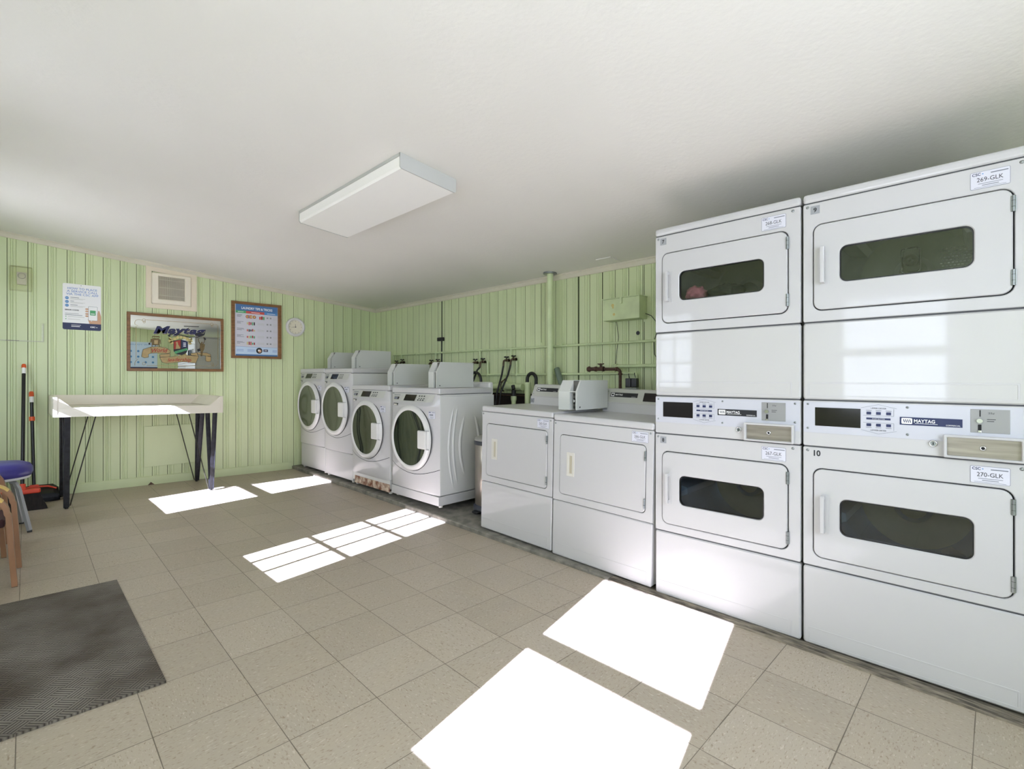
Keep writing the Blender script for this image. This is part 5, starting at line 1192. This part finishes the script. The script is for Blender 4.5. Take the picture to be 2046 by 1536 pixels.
# ================================================================== BROOM, DUSTPAN
def broom():
    t = thing('broom', 'black handled broom with orange cap and dark bristles by the wall', 'broom', (0, 0, 0))
    top = Vector((0.058, 5.965, 1.235)); f = Vector((0.045, 5.50, fz(0.05, 5.5) + 0.16))
    d = (top - f).normalized()
    b = MB(); b.tube([f, top - d * 0.09], 0.0125, BLKP, 14); b.build('handle', t)
    b = MB(); b.tube([top - d * 0.09, top - d * 0.035], 0.0135, NEARW, 14); b.build('white_collar', t)
    b = MB(); b.tube([top - d * 0.036, top - d * 0.012, top], 0.0155, ORANGE, 14, True, [0.0155, 0.0155, 0.011]); b.build('cap', t)
    b = MB(); zb_ = f.z; b.box(-0.14, 0.150, 5.47, 5.53, zb_ - 0.03, zb_ + 0.004, REDP, 0.01); b.cyl((f.x, f.y, zb_ - 0.01), f + d * 0.05, 0.02, REDP, 14); b.build('head', t)
    b = MB(); z0 = fz(0.1, 5.5) + 0.002
    vs = [(-0.135, 5.475, zb_ - 0.03), (0.145, 5.475, zb_ - 0.03), (0.145, 5.525, zb_ - 0.03), (-0.135, 5.525, zb_ - 0.03), (-0.18, 5.45, z0), (0.19, 5.45, z0), (0.19, 5.55, z0), (-0.18, 5.55, z0)]
    b.add(vs, [(0, 1, 2, 3), (7, 6, 5, 4), (0, 4, 5, 1), (1, 5, 6, 2), (2, 6, 7, 3), (3, 7, 4, 0)], BRISTLE); b.build('bristles', t)
broom()
def dustpan():
    t = thing('dustpan', 'upright dustpan with black handle, orange clip and black pan', 'dustpan', (0, 0, 0))
    x, y = 0.118, 5.86; z0 = fz(x, y)
    b = MB(); b.tube([(x, y - 0.02, z0 + 0.10), (x - 0.012, y + 0.09, 0.905)], 0.012, BLKP, 14); b.build('handle', t)
    b = MB(); b.tube([(x - 0.012, y + 0.09, 0.905), (x - 0.013, y + 0.097, 0.955)], 0.0145, NEARW, 14); b.build('white_collar', t)
    b = MB(); b.tube([(x - 0.013, y + 0.097, 0.955), (x - 0.014, y + 0.10, 0.985), (x - 0.014, y + 0.101, 1.0)], 0.016, ORANGE, 14, True, [.016, .016, .011]); b.build('cap', t)
    b = MB(); b.cyl((x - 0.010, y + 0.065, 0.745), (x - 0.0105, y + 0.070, 0.780), 0.019, ORANGE, 14); b.build('clip', t)
    b = MB()
    b.tube([(x - 0.09, y - 0.03, z0 + 0.11), (x + 0.0, y - 0.035, z0 + 0.125), (x + 0.09, y - 0.03, z0 + 0.115), (x + 0.14, y - 0.04, z0 + 0.09)], 0.008, REDP, 8)
    b.box(x - 0.03, x + 0.03, y - 0.04, y - 0.01, z0 + 0.09, z0 + 0.14, REDP, 0.008); b.build('orange_trim', t)
    b = MB(); n = 14; outer, inner = [], []
    prof = [(-0.145, 0.0), (-0.15, 0.08), (-0.12, 0.115), (0, 0.125), (0.12, 0.120), (0.155, 0.09), (0.16, 0.0)]
    vs = []; 
    for yy in (y + 0.03, y - 0.13):
        for (px_, pz) in prof: vs.append((x + px_, yy, z0 + 0.003 + pz * (1 if yy > y else 0.55)))
    m_ = len(prof); fs = [(i, i + 1, i + 1 + m_, i + m_) for i in range(m_ - 1)] + [tuple(range(m_)), (0, m_, 2 * m_ - 1, m_ - 1)]
    b.add(vs, fs, BLKP); b.build('pan', t)
dustpan()

# ================================================================== SEATS AT THE LEFT EDGE
def blue_stool():
    cx, cy = -0.098, 4.86; z0 = fz(cx, cy)
    t = thing('padded_stool', 'round stool with thick blue vinyl seat and grey steel legs', 'stool', (cx, cy, z0))
    dz = -0.055
    b = MB(); R = 0.192; b.lathe([(0.001, 0.535), (R * .75, 0.53), (R * .93, 0.515), (R, 0.490), (R + .002, 0.462), (R * .97, 0.437), (0.001, 0.435)], (0, 0, dz), 'z', BLUEV, 56); b.build('seat', t)
    b = MB(); b.lathe([(R * .93, 0.436), (R * .95, 0.424), (R * .91, 0.418), (R * .5, 0.418)], (0, 0, dz), 'z', mat('white_seat_rim', (206, 208, 210), 0.35), 56); b.build('seat_ring', t)
    for k in range(4):
        q = math.radians(-38 + 90 * k); c, s_ = math.cos(q), math.sin(q)
        b = MB(); pts = [(0.04 * c, 0.04 * s_, 0.355), (0.10 * c, 0.10 * s_, 0.355), (0.130 * c, 0.130 * s_, 0.338), (0.150 * c, 0.150 * s_, 0.30), (0.218 * c, 0.218 * s_, 0.010)]
        b.sweep([Vector(p) for p in pts], 0.024, 0.018, GREYL, (-s_, c, 0)); b.build('leg', t)
        b = MB(); b.box(0.218 * c - 0.013, 0.218 * c + 0.013, 0.218 * s_ - 0.013, 0.218 * s_ + 0.013, 0.0, 0.010, BLKP); b.build('foot_cap', t)
blue_stool()
def bentwood_chair(label, xf, ya, width, lower=0.0, uph=OLIVE):
    """two bent birch side frames with arm rests, upholstered seat and back between them; faces +X"""
    z0 = fz(xf, ya + width / 2)
    t = thing('bentwood_armchair', label, 'armchair', (xf, ya, z0), (0, 0, math.radians(-3.2)), 'bentwood armchairs at the door side')
    H = 0.475 - lower; D = 0.50; wd = 0.040; th = 0.022
    for k, y in enumerate((0.0, width)):
        pts = [(-0.012, y, 0.0), (-0.022, y, 0.15), (-0.034, y, H - 0.11)]
        r = 0.095; cxx, czz = -0.040 - r, H - r
        for i in range(9): q = i / 8 * PI / 2; pts.append((cxx + r * math.cos(q), y, czz + r * math.sin(q) - 0.001 * i))
        pts += [(cxx - 0.12, y, H + 0.004), (-D + 0.05, y, H + 0.012), (-D, y, H + 0.0)]
        r2 = 0.05
        pts += [(-D - 0.03, y, H - 0.03), (-D - 0.045, y, H - 0.10), (-D - 0.07, y, 0.0)]
        b = MB(); b.sweep([Vector(p) for p in pts], wd, th, BENT, (0, 1, 0)); fr = b.build('side_frame', t)
        top = [Vector(p) + Vector((0, 0, th / 2 + 0.002)) for p in pts[6:14]]
        top = [Vector((p[0] + (th / 2 + 0.001) * math.sin(0), p[1], p[2])) for p in top]
        b = MB(); b.sweep(top, wd + 0.006, 0.010, BENTT, (0, 1, 0)); b.build('arm_rest', t)
        b = MB(); b.box(pts[0][0] - th / 2, pts[0][0] + th / 2, y - wd / 2, y + wd / 2, -0.003, 0.0, BLKP); b.build('foot_pad', t)
    b = MB(); b.box(-D + 0.02, -0.05, 0.024, width - 0.024, 0.30, 0.345, MAROON, 0.012, 3); b.build('seat', t)
    b = MB(); b.box(-D - 0.02, -D + 0.03, 0.024, width - 0.024, 0.36, 0.74, uph, 0.02, 3); b.build('backrest', t)
    b = MB()
    for x in (-0.10, -D + 0.04): b.box(x - 0.012, x + 0.012, 0.02, width - 0.02, 0.278, 0.298, BENT)
    b.build('seat_rail', t)
    return t
bentwood_chair('light wood bentwood armchair nearest the mat, at the left photo edge', 0.014, 3.600, 0.335)
bentwood_chair('light wood bentwood armchair behind another one, next to the blue stool', -0.030, 4.200, 0.32, 0.0)

# ================================================================== DOOR MAT
b = MB(); x0, x1, y0, y1 = -0.52, 0.383, 2.118, 3.330
vs = [(x, y, fz(x, y) + dz) for dz in (0.0005, 0.009) for x in (x0, x1) for y in (y0, y1)]
b.add(vs, [(0, 2, 3, 1), (4, 5, 7, 6), (0, 1, 5, 4), (2, 6, 7, 3), (0, 4, 6, 2), (1, 3, 7, 5)], RUG)
tag(b.build('door_mat'), 'dark grey brown ribbed door mat lying on the tile floor', 'mat')

# ================================================================== LIGHT
w = bpy.data.worlds.new('World'); SC.world = w; w.use_nodes = True
N = w.node_tree.nodes; L = w.node_tree.links
bg = N['Background']
bg.inputs['Color'].default_value = (0.86, 0.93, 1.12, 1); bg.inputs['Strength'].default_value = 4.1
sun = bpy.data.lights.new('sun', 'SUN'); sun.energy = 29; sun.angle = math.radians(0.3); sun.color = (0.93, 0.96, 1.34)
so = bpy.data.objects.new('sun', sun); COL.objects.link(so)
d = Vector((1.0, 0.205, -0.625)); so.rotation_euler = d.to_track_quat('-Z', 'Y').to_euler(); so.location = (-3, 0, 4)
# daylight portals in the glazed openings
a = bpy.data.lights.new('portal', 'AREA'); a.shape = 'RECTANGLE'; a.size = 1.9; a.size_y = 1.57; a.cycles.is_portal = True  # portal of the added fill window
ao = bpy.data.objects.new('portal', a); COL.objects.link(ao); ao.location = (0.5, YB - 0.055, 1.335); ao.rotation_euler = (PI / 2, 0, 0)
for (y0, y1, z0, z1) in ((0.238, 0.948, 0.878, 1.826), (2.408, 2.958, 1.012, 1.85), (4.365, 5.035, 0.922, 1.882)):
    a = bpy.data.lights.new('portal', 'AREA'); a.shape = 'RECTANGLE'; a.size = z1 - z0; a.size_y = y1 - y0; a.cycles.is_portal = True
    ao = bpy.data.objects.new('portal', a); COL.objects.link(ao); ao.location = (XL - 0.035, (y0 + y1) / 2, (z0 + z1) / 2)
    ao.rotation_euler = (0, -PI / 2, 0)

# ================================================================== CAMERA
cam = bpy.data.cameras.new('camera'); co = bpy.data.objects.new('camera', cam); COL.objects.link(co)
cam.sensor_fit = 'HORIZONTAL'; cam.sensor_width = 36; cam.lens = 971.1 / 2046 * 36; cam.shift_y = -13.0 / 2046; cam.clip_start = 0.02
co.location = (0, 0, CAMZ); co.rotation_euler = (PI / 2, 0, -0.7973)
SC.camera = co
SC.view_settings.view_transform = 'Standard'; SC.view_settings.look = 'None'; SC.view_settings.gamma = 1; SC.view_settings.use_curve_mapping = False
SC.view_settings.exposure = 1.13
cy = SC.cycles
cy.use_denoising = True; cy.max_bounces = 12; cy.diffuse_bounces = 8; cy.glossy_bounces = 5; cy.transparent_max_bounces = 12
cy.sample_clamp_indirect = 8; cy.caustics_reflective = False; cy.caustics_refractive = False
